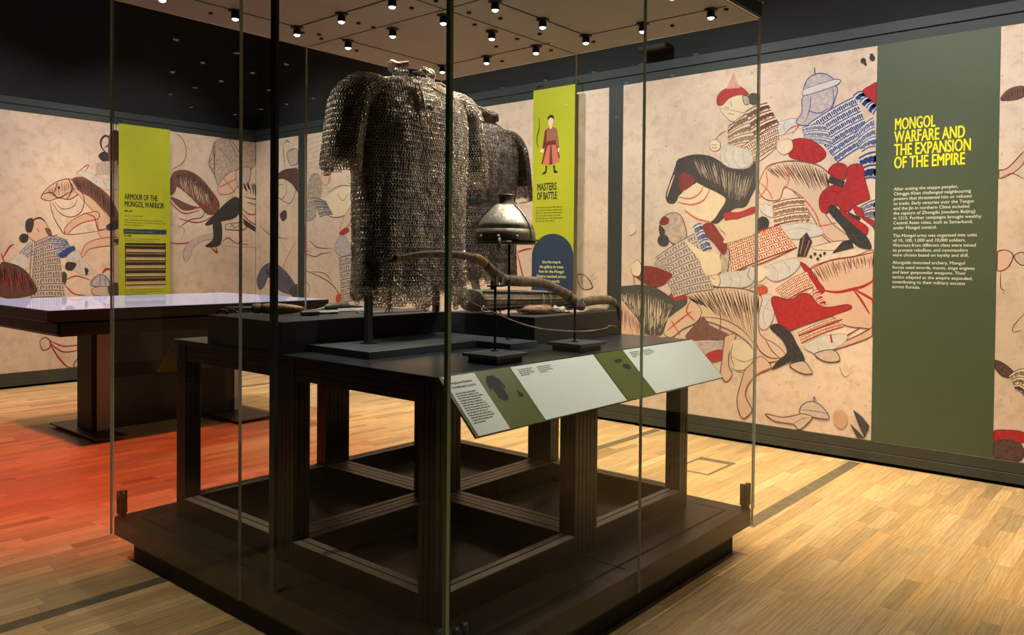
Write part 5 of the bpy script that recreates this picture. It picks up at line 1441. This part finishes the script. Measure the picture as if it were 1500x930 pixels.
C painted_horse/11 F LB 0 -3309 1184 -3426 1108 -3491 974 -3523 852 -3449 821 -3344 899 -3216 966 -3166 1062 -3244 1151
C painted_horse/11 H K 64,6.5,4 -3322 1183 -3094 1267 -2850 1263 -2651 1209 -3167 1108 -2967 1037 -2776 1003 -2660 1021
C painted_horse/11 H BR 26,5.2,3 -3155 1155 -2970 1185 -2731 1172 -3029 1034 -2845 931 -2680 842
C painted_horse/11 S BR 11.8 -3335 1183 -3188 1246 -2971 1270 -2779 1260 -2640 1209
C painted_horse/11 S BR 9.3 -3166 1015 -2967 1003 -2810 934 -2703 830
C painted_horse/11 S K 6.9 -3018 1160 -2991 991 -3025 817 -3087 778
C painted_horse/11 F BR 0 -3254 917 -3153 1016 -3089 950 -2917 882 -2952 845 -3214 815 -3317 831
C painted_horse/11 S OR 15.2 -3270 1150 -3307 1055 -3229 977
C painted_horse/11 S OR 15.5 -3490 878 -3346 994 -3256 1057
C painted_horse/11 S OR 13.1 -3451 964 -3370 850
C painted_horse/11 S OR 13.0 -3347 1100 -3451 1012
C painted_horse/11 F R 0 -3474 1178 -3415 1221 -3335 1206 -3302 1149 -3374 1128
C painted_horse/11 F DG 0 -3453 1107 -3322 1160 -3308 1113 -3412 1038 -3491 986
C painted_horse/11 A BG 2,5 -3201 804 -2964 810 -2975 752 -3148 692
C painted_horse/11 F R 0 -3123 694 -2988 751 -2962 685 -3060 642
C painted_horse/11 F LR 0 -2953 856 -2857 891 -2880 816 -2914 712 -2913 621 -2882 556 -2935 488 -2985 540 -2974 672 -2963 765
C painted_horse/11 S BR 10.2 -2953 856 -2974 672 -2985 540 -2935 488
C painted_horse/11 S BR 7.9 -2880 816 -2914 712 -2913 621 -2882 556
C painted_horse/11 F P 0 -2892 827 -2785 835 -2690 731 -2770 612 -2865 603 -2902 679
C painted_horse/11 S G 13.6 -2890 702 -2782 667 -2690 709
C painted_horse/11 S G 7.9 -2901 611 -2817 585 -2747 614
C painted_horse/11 S K 6.8 -2880 816 -2896 713 -2865 614
C painted_horse/11 F LR 0 -2633 725 -2552 644 -2665 578 -2739 492 -2767 400 -2731 326 -2707 273 -2776 203 -2818 248 -2837 358 -2804 497 -2770 601 -2701 674
C painted_horse/11 S BR 10.9 -2552 644 -2665 578 -2739 492 -2767 400 -2731 326 -2707 273 -2776 203 -2818 248 -2837 358 -2804 497 -2770 601 -2701 674
C painted_horse/11 S BR 11.1 -2692 886 -2656 778 -2565 720 -2464 728
C painted_horse/11 S K 6.6 -2612 880 -2554 786 -2486 726
C painted_boot/12 F N 0 -2568 960 -2502 997 -2402 938 -2346 846 -2291 754 -2296 711 -2398 702 -2496 649 -2552 628 -2486 716 -2427 775 -2466 869
C painted_boot/12 F GW 0 -2403 680 -2296 716 -2242 663 -2226 628 -2300 620 -2376 650
C painted_boot/12 S K 5.4 -2403 680 -2296 716 -2242 663 -2226 628 -2300 620 -2376 650 -2403 680
C painted_boot/12 F GW 0 -2207 783 -2104 822 -2043 807 -2022 746 -2108 728 -2175 748
C painted_boot/12 S K 5.3 -2207 783 -2104 822 -2043 807 -2022 746 -2108 728 -2175 748 -2207 783
C painted_rider/13 F G 0 -3570 1787 -3517 1887 -3411 1902 -3351 1841 -3316 1706 -3381 1630 -3481 1660
C painted_rider/13 F D 0 -3584 1823 -3544 1876 -3490 1857 -3496 1809 -3557 1798
C painted_rider/13 F N 0 -3484 1666 -3500 1630 -3540 1616 -3582 1631 -3599 1667 -3583 1703 -3542 1717 -3501 1702
C painted_rider/13 F N 0 -3584 1799 -3529 1762 -3535 1702 -3576 1715
C painted_rider/13 A GB 7,5 -3621 1510 -3239 1722 -3056 1251 -3427 1167
C painted_rider/13 A B 3,2 -3253 1775 -3177 1803 -3080 1600 -3167 1571
C painted_rider/13 A GB 2,3 -3634 1450 -3539 1535 -3457 1428 -3578 1402
C painted_rider/13 F D 0 -3170 1785 -3083 1812 -3002 1714 -2939 1617 -2975 1543 -3062 1640 -3125 1698
C painted_rider/13 F D 0 -3815 1349 -3759 1430 -3647 1437 -3510 1397 -3443 1363 -3529 1283 -3631 1256 -3729 1290
C painted_rider/13 S N 7.3 -3717 1412 -3673 1316
C painted_rider/13 S N 7.2 -3606 1414 -3590 1294
C painted_rider/13 F P 0 -3873 1447 -3802 1491 -3759 1436 -3779 1350 -3850 1361
C painted_rider/13 S K 5.6 -3873 1447 -3802 1491 -3759 1436 -3779 1350 -3850 1361 -3873 1447
C painted_rider/13 S O 12.3 -3843 1361 -3828 1263
C painted_rider/13 F P 0 -3329 1665 -3161 1571 -3024 1549 -2997 1401 -3133 1375 -3198 1502
C painted_rider/13 F SP 0 -3027 1788 -2894 1831 -2706 1804 -2705 1716 -2856 1661 -2976 1640 -2953 1707
C painted_horse/14 F DG 0 -3994 1239 -3863 1262 -3743 1271 -3617 1251 -3481 1183 -3400 1121 -3452 1036 -3511 937 -3557 838 -3716 839 -3788 957 -3890 1063 -3993 1145
C painted_horse/14 H P 60,5.6,4 -3971 1184 -3791 1202 -3582 1161 -3426 1108 -3955 1097 -3766 885 -3598 823 -3517 924
C painted_horse/14 F LR 0 -3992 1120 -3882 1051 -3781 945 -3723 838 -3822 807 -3988 796
C painted_horse/14 H BR 22,5.6,3 -3985 1108 -3860 1027 -3752 922 -3966 810 -3822 807 -3737 813
C painted_helmet/15 F GW 0 -2317 308 -2296 375 -2223 411 -2144 378 -2091 296 -2210 291
C painted_helmet/15 S B 5.3 -2317 308 -2296 375 -2223 411 -2144 378 -2091 296 -2210 291 -2317 308
C painted_helmet/15 S B 5.3 -2306 336 -2200 339 -2107 331
C painted_helmet/15 S B 6.3 -2212 407 -2207 450 -2191 415
C painted_helmet/15 F GW 0 -2597 266 -2463 256 -2370 280 -2295 306 -2221 289 -2272 218 -2325 178 -2369 215 -2512 217
C painted_helmet/15 S K 4.9 -2597 266 -2463 256 -2370 280 -2295 306 -2221 289 -2272 218 -2325 178 -2369 215 -2512 217 -2597 266
C painted_helmet/15 S K 4.3 -2369 215 -2305 262 -2242 286
C painted_grass/16 f DG 0 -1917 387 -1848 340 -1798 280 -1831 189 -1876 280
C painted_grass/16 f DG 0 -1940 281 -1875 229 -1831 184 -1884 181
C painted_stain/17 F ST 0 -2056 348 -1986 367 -1955 299 -1994 232 -2055 265
C painted_blot/18 F N 0 -1865 2981 -1870 2968 -1884 2964 -1898 2972 -1904 2987 -1898 3000 -1885 3004 -1871 2996
C painted_blot/18 F K 0 -1860 2955 -1863 2948 -1869 2946 -1876 2950 -1879 2958 -1876 2965 -1870 2967 -1863 2963
C painted_blot/19 F N 0 -1803 2992 -1808 2978 -1822 2974 -1835 2982 -1841 2997 -1836 3011 -1822 3015 -1809 3007
C painted_blot/19 F N 0 -1816 3014 -1819 3006 -1827 3003 -1835 3008 -1839 3017 -1835 3025 -1827 3027 -1819 3023
C painted_squiggle/20 S K 4.1 -2021 705 -2000 645 -1970 627 -1941 661
D painted_horse/21 F BR 0 -1007 2591 -953 2657 -867 2664 -866 2592 -943 2574
D painted_horse/21 H K 10,4.6,3 -999 2599 -937 2655 -867 2664 -983 2570 -928 2573 -866 2583
D painted_leg/22 F LR 0 -1014 2116 -951 2130 -860 2232 -859 2160 -912 2101 -998 2060
D painted_leg/22 S BR 7.3 -1014 2116 -951 2130 -860 2232
D painted_leg/22 S BR 6.4 -998 2060 -927 2092 -857 2052
D painted_hoof/23 F LR 0 -1021 1556 -958 1583 -910 1547 -940 1465 -1003 1446
D painted_hoof/23 S D 7.4 -1021 1556 -958 1583 -910 1547 -940 1465 -1003 1446 -1021 1556
D painted_hoof/23 F GW 0 -903 1547 -849 1565 -847 1484 -886 1502
D painted_hoof/23 S K 5.5 -979 1437 -978 1336 -953 1309
D painted_squiggle/24 S K 4.5 -842 1160 -895 1084 -902 1038 -855 1050
D painted_rider/25 F DB 0 -1021 836 -969 831 -905 783 -889 739 -952 732 -1000 783
D painted_rider/25 A K 3,3 -920 744 -836 798 -833 618 -880 649
D painted_saddle/26 F R 0 -1013 355 -922 378 -829 374 -828 310 -944 283 -1012 282
D painted_saddle/26 F DB 0 -1015 262 -937 312 -850 298 -826 238 -856 178 -982 157
A painted_horse/27 F DB 0 -9522 2544 -9362 2636 -9142 2658 -8958 2619 -8956 2333 -9110 2449 -9298 2531
A painted_horse/27 S K 9.2 -9490 2542 -9521 2378 -9359 2260 -9234 2364 -9266 2511
A painted_horse/27 S K 11.0 -9423 2281 -9170 2198 -9047 2319 -9018 2480
A painted_horse/27 S K 9.2 -9489 2450 -9329 2460
A painted_horse/27 S K 11.0 -9333 3009 -9300 2823 -9267 2657
A painted_horse/27 S K 12.8 -9301 2988 -9238 3037 -9145 2992
A painted_horse/27 F GW 0 -9237 2873 -9021 2910 -8959 2744 -9143 2703
A painted_horse/27 S DB 10.9 -9237 2873 -9021 2910 -8959 2744 -9143 2703 -9237 2873
A painted_horse/27 F GB 0 -9946 1162 -9811 1335 -9612 1403 -9385 1360 -9163 1236 -9008 1095 -8977 988 -9383 1028 -9644 1207 -9743 1092 -9877 1031
A painted_horse/27 H K 22,8.5,3 -9778 1336 -9547 1395 -9195 1253 -9578 1171 -9351 1048 -9007 1005
A painted_horse/27 S GW 15.1 -9780 1713 -9549 1804 -9388 1746 -9228 1581 -8981 1527
A painted_horse/27 S O 12.8 -9321 1342 -9165 1545 -9012 1707
A painted_horse/27 F DB 0 -9390 2059 -9263 2110 -9231 2018 -9326 1966
A painted_horse/27 S K 11.4 -9882 1922 -9615 1786 -9229 1727
A painted_horse/27 F DG 0 -9162 1054 -8978 1132 -8946 971 -9099 965
B painted_rider/28 S G 8.0 -8781 2997 -8548 3029 -8378 3065
B painted_rider/28 S G 8.0 -8781 2935 -8548 2968 -8377 3005
B painted_rider/28 S G 8.0 -8780 2873 -8547 2907 -8377 2944
B painted_rider/28 S G 8.0 -8780 2811 -8547 2846 -8376 2884
B painted_rider/28 S G 8.0 -8779 2749 -8546 2785 -8376 2824
B painted_rider/28 S G 8.0 -8779 2688 -8546 2724 -8375 2763
B painted_rider/28 S G 8.0 -8778 2626 -8545 2663 -8375 2703
B painted_rider/28 F W 0 -8377 3013 -8074 3053 -7807 2995 -7831 2714 -8180 2689
B painted_rider/28 S G 8.6 -8293 3006 -8263 2729
B painted_rider/28 S G 8.4 -8074 3019 -8017 2728
B painted_rider/28 F DG 0 -8489 2833 -8348 2925 -8292 2817 -8431 2707
B painted_rider/28 F GG 0 -8690 2550 -8515 2530 -8457 2328 -8570 2123 -8598 1984 -8818 1972 -8776 2290
B painted_rider/28 S K 8.8 -8690 2550 -8820 2256
B painted_rider/28 F LR 0 -8431 2621 -8317 2562 -8289 2457 -8400 2394 -8486 2485
B painted_rider/28 S BR 10.4 -8431 2621 -8317 2510 -8344 2408
B painted_rider/28 F P 0 -8599 2159 -8287 2285 -7988 2390 -7724 2326 -7721 2028 -8065 1988 -8397 2014
B painted_rider/28 S BR 14.0 -8599 2142 -8257 1993 -7958 2019 -7722 2161
B painted_rider/28 S BR 12.1 -8343 2305 -8068 2377 -7724 2343
B painted_rider/28 S K 8.5 -8149 2279 -8040 2190 -7933 2270
B painted_rider/28 F LR 0 -7958 2052 -7748 2162 -7721 2012 -7877 1883 -8036 1818 -8091 1853
B painted_rider/28 S BR 11.6 -7748 2129 -7903 1900 -8064 1818
B painted_rider/28 F R 0 -8104 1785 -7983 1851 -7903 1816 -8023 1767
B painted_rider/28 A GB 3,4 -8658 2249 -8371 2186 -8230 2026 -8511 1999
B painted_rider/28 S G 10.1 -8071 2648 -7908 2452 -7725 2475
B painted_rider/28 F BG 0 -8198 1581 -8144 1700 -8036 1767 -7928 1682 -7874 1548 -8034 1497
B painted_rider/28 S G 10.3 -8198 1581 -8337 1460
B painted_rider/28 A GB 6,3 -8115 1479 -7742 1515 -7712 968 -8056 920
B painted_rider/28 S K 12.4 -8785 1528 -8594 1493 -8479 1529 -8281 1547
B painted_rider/28 S K 10.6 -8712 1705 -8566 1616 -8254 1598
B painted_rider/28 S K 12.5 -8813 1314 -8477 1233 -8195 1119 -8056 954
B painted_rider/28 S K 8.8 -8680 1299 -8420 1286 -8250 1186
B painted_rider/28 A R 4,3 -9106 1852 -8803 1883 -8741 1563 -9042 1527
B painted_rider/28 F OR 0 -8166 1000 -8057 1039 -8083 902 -8138 882
B painted_rider/28 S K 8.9 -8827 1189 -8708 1104 -8766 960
B painted_rider/29 F R 0 -6036 1538 -5955 1582 -5832 1321 -5891 1261
B painted_rider/29 F DG 0 -5955 1611 -5855 1582 -5712 1165 -5810 1118
B painted_rider/29 S K 7.2 -5696 1482 -5542 1412 -5597 1254 -5751 1193
B painted_rider/29 S D 11.5 -5754 1452 -5636 1325 -5523 1455
B painted_rider/29 F P 0 -5695 1395 -5523 1440 -5465 1272 -5635 1196
B painted_rider/29 S PR 21.4 -5615 1168 -5502 1214
B painted_rider/29 F GW 0 -5340 1694 -5052 1719 -5011 1147 -5315 1136
B painted_rider/29 S R 18.1 -5302 1638 -5264 1457 -5279 1249
B painted_rider/29 S R 18.0 -5210 1541 -5155 1376 -5118 1267
B painted_rider/29 S R 20.7 -5211 1554 -5121 1582 -5016 1596
B painted_rider/29 S R 27.9 -5338 1554 -5265 1568
B painted_rider/29 F R 0 -5856 1727 -5719 1797 -5640 1682 -5756 1611
B painted_rider/29 S DB 8.3 -5217 2107 -5110 2130 -5022 2112
B painted_rider/29 S DB 8.3 -5198 2051 -5109 2061 -5022 2071
B painted_claw/30 F GW 0 -4462 1348 -4367 1337 -4304 1262 -4288 1224 -4381 1208 -4445 1258
B painted_claw/30 S K 7.8 -4478 1348 -4367 1337 -4288 1237 -4381 1208 -4461 1270
B painted_claw/30 S K 6.5 -4415 1336 -4398 1246
B painted_claw/30 S G 6.4 -4305 1339 -4259 1378
B painted_claw/30 S G 6.4 -4289 1301 -4228 1340
C painted_patch/31 F P 0 -3907 1793 -3849 1816 -3820 1754 -3877 1718
L painted_horse/32 F LR 0 3493 2132 3550 2237 3665 2331 3783 2372 3873 2331 3903 2222 3798 2135 3680 2144 3579 2106
L painted_horse/32 S D 12.4 3493 2132 3550 2237 3665 2331 3783 2372 3873 2331 3903 2222 3798 2135 3680 2144 3579 2106 3493 2132
L painted_horse/32 F LR 0 3843 2265 4041 2166 4229 1948 4326 1688 4134 1716 4103 1943 3979 2098
L painted_horse/32 F BR 0 3828 2376 3979 2404 4134 2303 4277 2165 4358 1971 4310 1886 4182 2028 4041 2166 3903 2238
L painted_horse/32 H K 30,7.2,4 3843 2377 4010 2390 4166 2272 4309 2117 3918 2239 4056 2151 4197 2012 4310 1902
L painted_horse/32 H BR 16,6.2,3 3564 2245 3709 2334 3843 2345 3593 2138 3724 2162 3858 2203
L painted_horse/32 S K 15.5 3522 2180 3607 2202 3680 2144 3813 2231
L painted_horse/32 S K 14.2 3783 2372 3828 2264 3768 2133
L painted_horse/32 S K 12.5 3665 2315 3636 2204
L painted_horse/32 F K 0 3695 2263 3690 2251 3680 2246 3670 2250 3665 2261 3670 2272 3680 2277 3690 2273
L painted_horse/32 S K 9.4 3586 2107 3622 1937 3694 1799 3753 1729 3933 1742 4229 1800
L painted_horse/32 S K 9.6 3873 2331 3956 2161 3926 1999 3813 1930 3694 1972 3607 2092
L painted_horse/32 S K 8.0 3888 2157 3843 2058 3724 2020 3636 2094
L painted_horse/32 F LR 0 3738 1784 3813 1882 3948 1968 4103 2008 4119 1927 3948 1872 3842 1804 3768 1722
L painted_horse/32 S R 11.1 3738 1784 3813 1882 3948 1968 4103 2008 4119 1927 3948 1872 3842 1804 3768 1722 3738 1784
L painted_horse/32 F LR 0 3918 1485 3979 1615 4119 1683 4342 1705 4342 1622 4119 1585 4010 1551 3948 1469
L painted_horse/32 S R 11.2 3918 1485 3979 1615 4119 1683 4342 1705 4342 1622 4119 1585 4010 1551 3948 1469 3918 1485
L painted_horse/32 S R 14.5 3948 1984 4072 1941 4119 1797 4229 1817
L painted_horse/32 F N 0 4213 1849 4358 1921 4358 1821 4245 1784
L painted_horse/32 F N 0 4277 1670 4358 1688 4358 1622
L painted_rider/33 S N 24.5 4213 2718 4158 2777 4150 2858 4197 2920 4245 2902 4237 2819 4197 2781
L painted_rider/33 F N 0 4119 2675 4181 2731 4245 2705 4245 2623 4166 2615
L painted_rider/33 F BR 0 4245 2934 4358 2981 4358 2601 4245 2590
L painted_rider/33 A G 2,4 4095 2576 4342 2632 4342 2467 4087 2445
L painted_rider/33 F W 0 3873 2443 3949 2482 4134 2417 4342 2367 4342 2285 4166 2289 3994 2389
L painted_rider/33 S K 8.0 3873 2443 3964 2531 4010 2551 3979 2484
L painted_rider/33 S G 8.1 4056 2426 4103 2349
L painted_rider/33 S G 8.2 4166 2403 4213 2308
L painted_rider/34 F SK 0 3353 1726 3395 1850 3479 1899 3550 1840 3585 1717 3507 1622 3408 1650
L painted_rider/34 F N 0 3339 1756 3339 1863 3395 1903 3422 1851 3394 1742
L painted_rider/34 S K 18.4 3408 1881 3479 1907 3535 1871
L painted_rider/34 F N 0 3366 1672 3352 1634 3318 1618 3284 1633 3270 1670 3284 1708 3318 1725 3352 1710
L painted_rider/34 F BR 0 3535 1793 3593 1779 3607 1702 3564 1716
L painted_rider/34 S K 7.7 3450 1790 3479 1745
L painted_rider/34 A GB 9,4 3422 1620 3665 1719 3753 992 3380 1004
L painted_rider/34 A B 4,4 3564 1701 3768 1658 3857 1501 3665 1467
L painted_rider/34 A B 2,3 3270 1495 3394 1635 3422 1497 3297 1404
L painted_rider/34 S K 7.7 3408 1650 3380 1281 3380 1035
L painted_rider/34 F B 0 3679 1499 3827 1596 3857 1533 3723 1452
L painted_rider/34 F W 0 3768 1468 3888 1549 3933 1453 4041 1340 4056 1275 3933 1260 3812 1357
L painted_rider/34 S G 9.6 3827 1469 3872 1357
L painted_rider/34 S G 9.6 3903 1453 3918 1325
L painted_rider/34 F N 0 3768 1405 3872 1389 3827 1309 3753 1325
L painted_rider/34 F N 0 3964 1341 4010 1308 3979 1244
L painted_rider/34 F W 0 3256 1495 3325 1480 3380 1373 3283 1297 3175 1374
L painted_rider/34 F DG 0 3723 1294 3768 1262 3753 1151 3716 1199
L painted_rider/34 S R 18.0 3108 1449 3175 1570 3216 1601
L painted_rider/34 S R 13.5 3095 1493 3135 1374
L painted_horse/35 F DB 0 3082 1374 3189 1389 3311 1328 3394 1219 3435 1049 3081 1029
L painted_horse/35 H R 22,7.5,3 3082 1359 3215 1373 3380 1250 3121 1043 3269 1038 3421 1049
L painted_horse/35 H K 26,7.5,3 3082 1374 3215 1381 3394 1219 3081 1134 3242 1054 3435 1049
L painted_horse/35 S R 12.7 3753 1199 3872 1245 4025 1195
L painted_horse/35 S R 11.1 3738 1151 3842 1038 3963 1018
L painted_helmet/36 F BG 0 4033 1130 4072 1218 4150 1258 4229 1208 4253 1117
L painted_helmet/36 S B 9.7 4033 1130 4072 1218 4150 1258 4229 1208 4253 1117
L painted_helmet/36 S B 8.2 4142 1258 4134 1127
L painted_helmet/36 S B 8.2 4198 1233 4198 1126
L painted_helmet/36 S R 24.6 4166 1274 4213 1323 4294 1306
L painted_helmet/36 F GW 0 4056 1097 4245 1109 4278 1009 4072 1015
L painted_helmet/36 F DG 0 4229 1109 4342 1157 4359 990 4262 993
L painted_rope/37 S R 14.1 3591 504 3737 430 3933 439
L painted_rope/37 S R 14.1 3577 489 3723 367 3925 375
L painted_rope/37 S R 17.3 3591 465 3679 300 3812 136
L painted_rope/37 S K 9.7 3917 311 3842 205 3857 108
L painted_rope/37 S D 12.4 3477 505 3534 547 3591 496 3577 419 3505 409 3477 505
L painted_rope/37 H K 6,8.0,2 3872 170 3925 230 3887 120 3925 117
L painted_horse/38 F BR 0 5007 2471 5061 2571 5208 2602 5376 2545 5530 2405 5678 2214 5648 2066 5512 2042 5396 2144 5264 2261 5135 2358 5053 2405
L painted_horse/38 H P 24,7.0,3 5116 2532 5320 2496 5530 2314 5171 2343 5377 2179 5589 2063
L painted_horse/38 H K 36,7.9,4 5061 2571 5245 2596 5453 2489 5628 2266 5134 2446 5301 2388 5453 2219 5550 2116
L painted_horse/38 F BR 0 4990 2469 5098 2478 5062 2300 4990 2278
L painted_horse/38 S R 15.7 4990 2226 5153 2183 5358 2124 5473 2166 5648 2267
L painted_horse/38 S R 13.9 4990 2191 5172 2043 5396 2090
L painted_horse/38 S K 10.8 5473 2130 5435 2002 5265 1959 5117 1847
L painted_horse/38 S R 14.1 5117 1970 5378 1928 5570 2008
L painted_horse/38 S R 13.9 4991 1651 5210 1655 5474 1751
L painted_horse/38 F BR 0 5008 2244 5264 2154 5377 2125 5172 2079
L painted_horse/38 F GW 0 5173 1513 5228 1638 5359 1730 5590 1791 5629 1737 5416 1678 5303 1586 5284 1497 5210 1407
L painted_horse/38 S G 12.4 5173 1513 5228 1638 5359 1730 5590 1791 5629 1737 5416 1678 5303 1586 5284 1497 5210 1407 5173 1513
L painted_horse/38 S G 12.3 5099 1882 5191 1832 5172 1743
L painted_horse/38 S GW 16.6 5769 1630 6035 1616 6289 1639 6419 1737 6552 1799
L painted_horse/38 S R 12.9 5729 1684 5809 1741 5931 1670 6119 1655
L painted_horse/38 S R 15.0 6012 2159 6096 2088 6202 2074 6352 2158
L painted_horse/38 S R 15.0 5992 2102 6160 1959 6331 1927 6462 2028
L painted_rider/39 F G 0 5606 3010 5865 3095 5968 2940 5969 2698 5766 2532 5667 2433 5588 2627 5529 2712 5587 2826
L painted_rider/39 H K 26,7.3,2 5606 3010 5865 3086 5608 2519 5949 2659
L painted_rider/39 S K 9.1 5626 3012 5529 2730 5608 2574
L painted_rider/39 F GW 0 5825 3072 5988 3073 6114 2880 5989 2830
L painted_rider/39 S K 9.2 5845 3074 5989 2886
L painted_rider/39 F G 0 5988 3073 6219 3081 6220 2778 6052 2649 5989 2793
L painted_rider/39 F SK 0 5667 2433 5786 2589 5928 2657 5990 2550 5868 2355 5687 2325
L painted_rider/39 S R 12.8 5687 2416 5928 2545
L painted_rider/39 S R 11.0 5746 2531 5909 2358
L painted_rider/39 F GW 0 5928 2657 6136 2713 6115 2504 5970 2418
L painted_rider/39 F N 0 5473 1895 5648 2085 5787 2221 5929 2303 6012 2196 5930 2024 5728 1960
L painted_rider/39 F N 0 5590 1918 5708 1941 5699 1647 5474 1616 5590 1718
L painted_rider/39 f N 0 6033 2010 6288 1897 6310 1831 6055 1917
L painted_rider/39 S K 11.1 5778 1925 6055 1954 6055 1860 5788 1852 5778 1925
L painted_rider/39 S K 9.3 5829 1872 5869 1919 5910 1874 5972 1914
L painted_rider/39 S D 18.2 5552 1608 5650 1536 5630 1609
L painted_rider/39 H DG 9,20.6,3 6032 2497 6200 2529 6329 2425 6095 2352 6243 2343 6373 2313
L painted_rider/39 S K 11.3 6053 2311 6244 2285 6395 2314
L painted_rider/39 S K 9.4 6095 2239 6287 2212
L painted_rider/39 S K 7.0 5042 3067 5152 3010 5216 2859 5171 2695 5025 2594"""
figs = {}
EDGE = {'LB': 'BR', 'LR': 'BR', 'W': 'G', 'GW': 'K', 'SK': 'K', 'BG': 'B', 'R': 'D', 'G': 'K', 'GB': 'K', 'DB': 'K'}
cnt = {}
for ln in MURAL.strip().splitlines():
    pan, nm, op, c, par, *q = ln.split()
    figs.setdefault((pan, nm), []).append((op, c, [float(x) for x in par.split(',')], [float(x) * 0.001 for x in q]))
rm = random.Random(11)
for (pan, nm), shapes in figs.items():
    fr = FR_L if pan == 'L' else FR_R
    lo, hi = BOUNDS[pan]
    mb = MB()
    cl = lambda P: [(min(max(a, lo), hi), min(max(b, MUR_B + 0.004), MUR_T - 0.003)) for a, b in P]
    for op, c, par, q in shapes:
        cnt[pan] = cnt.get(pan, 0) + 1
        h = 0.0056 + 0.00003 * cnt[pan]
        P = [(q[i], q[i + 1]) for i in range(0, len(q), 2)]
        m = INK[c]
        if op == 'F':
            Q = cl(smooth_pts(P, True, 4)); fill(mb, fr, Q, h, m)
            if c in EDGE: stroke(mb, fr, Q + [Q[0]], 0.0062, h + 0.00001, INK[EDGE[c]], False)
        elif op == 'f': fill(mb, fr, cl(P), h, m)
        elif op == 'S': stroke(mb, fr, cl(smooth_pts(P, False, 5)), max(0.004, par[0] * 0.001), h, m)
        elif op == 'H':
            n, w, k = int(par[0] * 1.6), max(0.0020, par[1] * 0.0008), int(par[2])
            T_, B_ = smooth_pts(P[:k], False, 8), smooth_pts(P[k:], False, 8)
            for i in range(n):
                f = (i + rm.uniform(0, 1)) / n
                a = T_[int(f * (len(T_) - 1))]; b = B_[int(min(1, max(0, f + rm.uniform(-.03, .03))) * (len(B_) - 1))]
                s0, s1_ = rm.uniform(0, 0.25), rm.uniform(0.55, 1.0)
                mid = ((a[0] + b[0]) / 2 + rm.uniform(-.008, .008), (a[1] + b[1]) / 2 + rm.uniform(-.004, .012))
                g = lambda t: tuple((1 - t) ** 2 * a[j] + 2 * t * (1 - t) * mid[j] + t * t * b[j] for j in (0, 1))
                stroke(mb, fr, cl([g(s0), g((s0 + s1_) / 2), g(s1_)]), w, h, m)
        elif op == 'A':
            rows, cols = int(par[0]), int(par[1])
            TL, TR, BR_, BL_ = P
            def bl(u, v):
                u2 = u
                a = (TL[0] + (TR[0] - TL[0]) * u, TL[1] + (TR[1] - TL[1]) * u); b = (BL_[0] + (BR_[0] - BL_[0]) * u, BL_[1] + (BR_[1] - BL_[1]) * u)
                x, y = a[0] + (b[0] - a[0]) * v, a[1] + (b[1] - a[1]) * v
                return (x, y + 0.012 * math.sin(math.pi * u))
            fill(mb, fr, cl([bl(u / 8, 0) for u in range(9)] + [bl(1 - u / 8, 1) for u in range(9)]), h, INK['GW' if c in ('GB', 'G', 'BG') else 'W' if c == 'B' else 'P'])
            rh = math.hypot(TL[0] - BL_[0], TL[1] - BL_[1]) / rows
            for r in range(rows + 1):
                stroke(mb, fr, cl([bl(u / 8, r / rows) for u in range(9)]), max(0.005, rh * 0.14), h + 0.000015, m, False)
                if r == rows: break
                nn = cols * 3
                for k in range(nn):
                    u = (k + 0.5) / nn; j = rm.uniform(-0.1, 0.1) / nn
                    stroke(mb, fr, cl([bl(u + j, (r + 0.30) / rows), bl(u, (r + rm.uniform(0.68, 0.9)) / rows)]), max(0.0040, rh * 0.17), h + 0.00001, m, False)
                    if k % 3 == 0:
                        stroke(mb, fr, cl([bl(u + j, (r + 0.32) / rows), bl(u + 1 / nn, (r + 0.32) / rows)]), max(0.003, rh * 0.12), h + 0.00001, m, False)
    mb.build(nm.split('/')[0], MP[pan])

for o in bpy.data.objects:
    if '_m' in o: del o['_m']
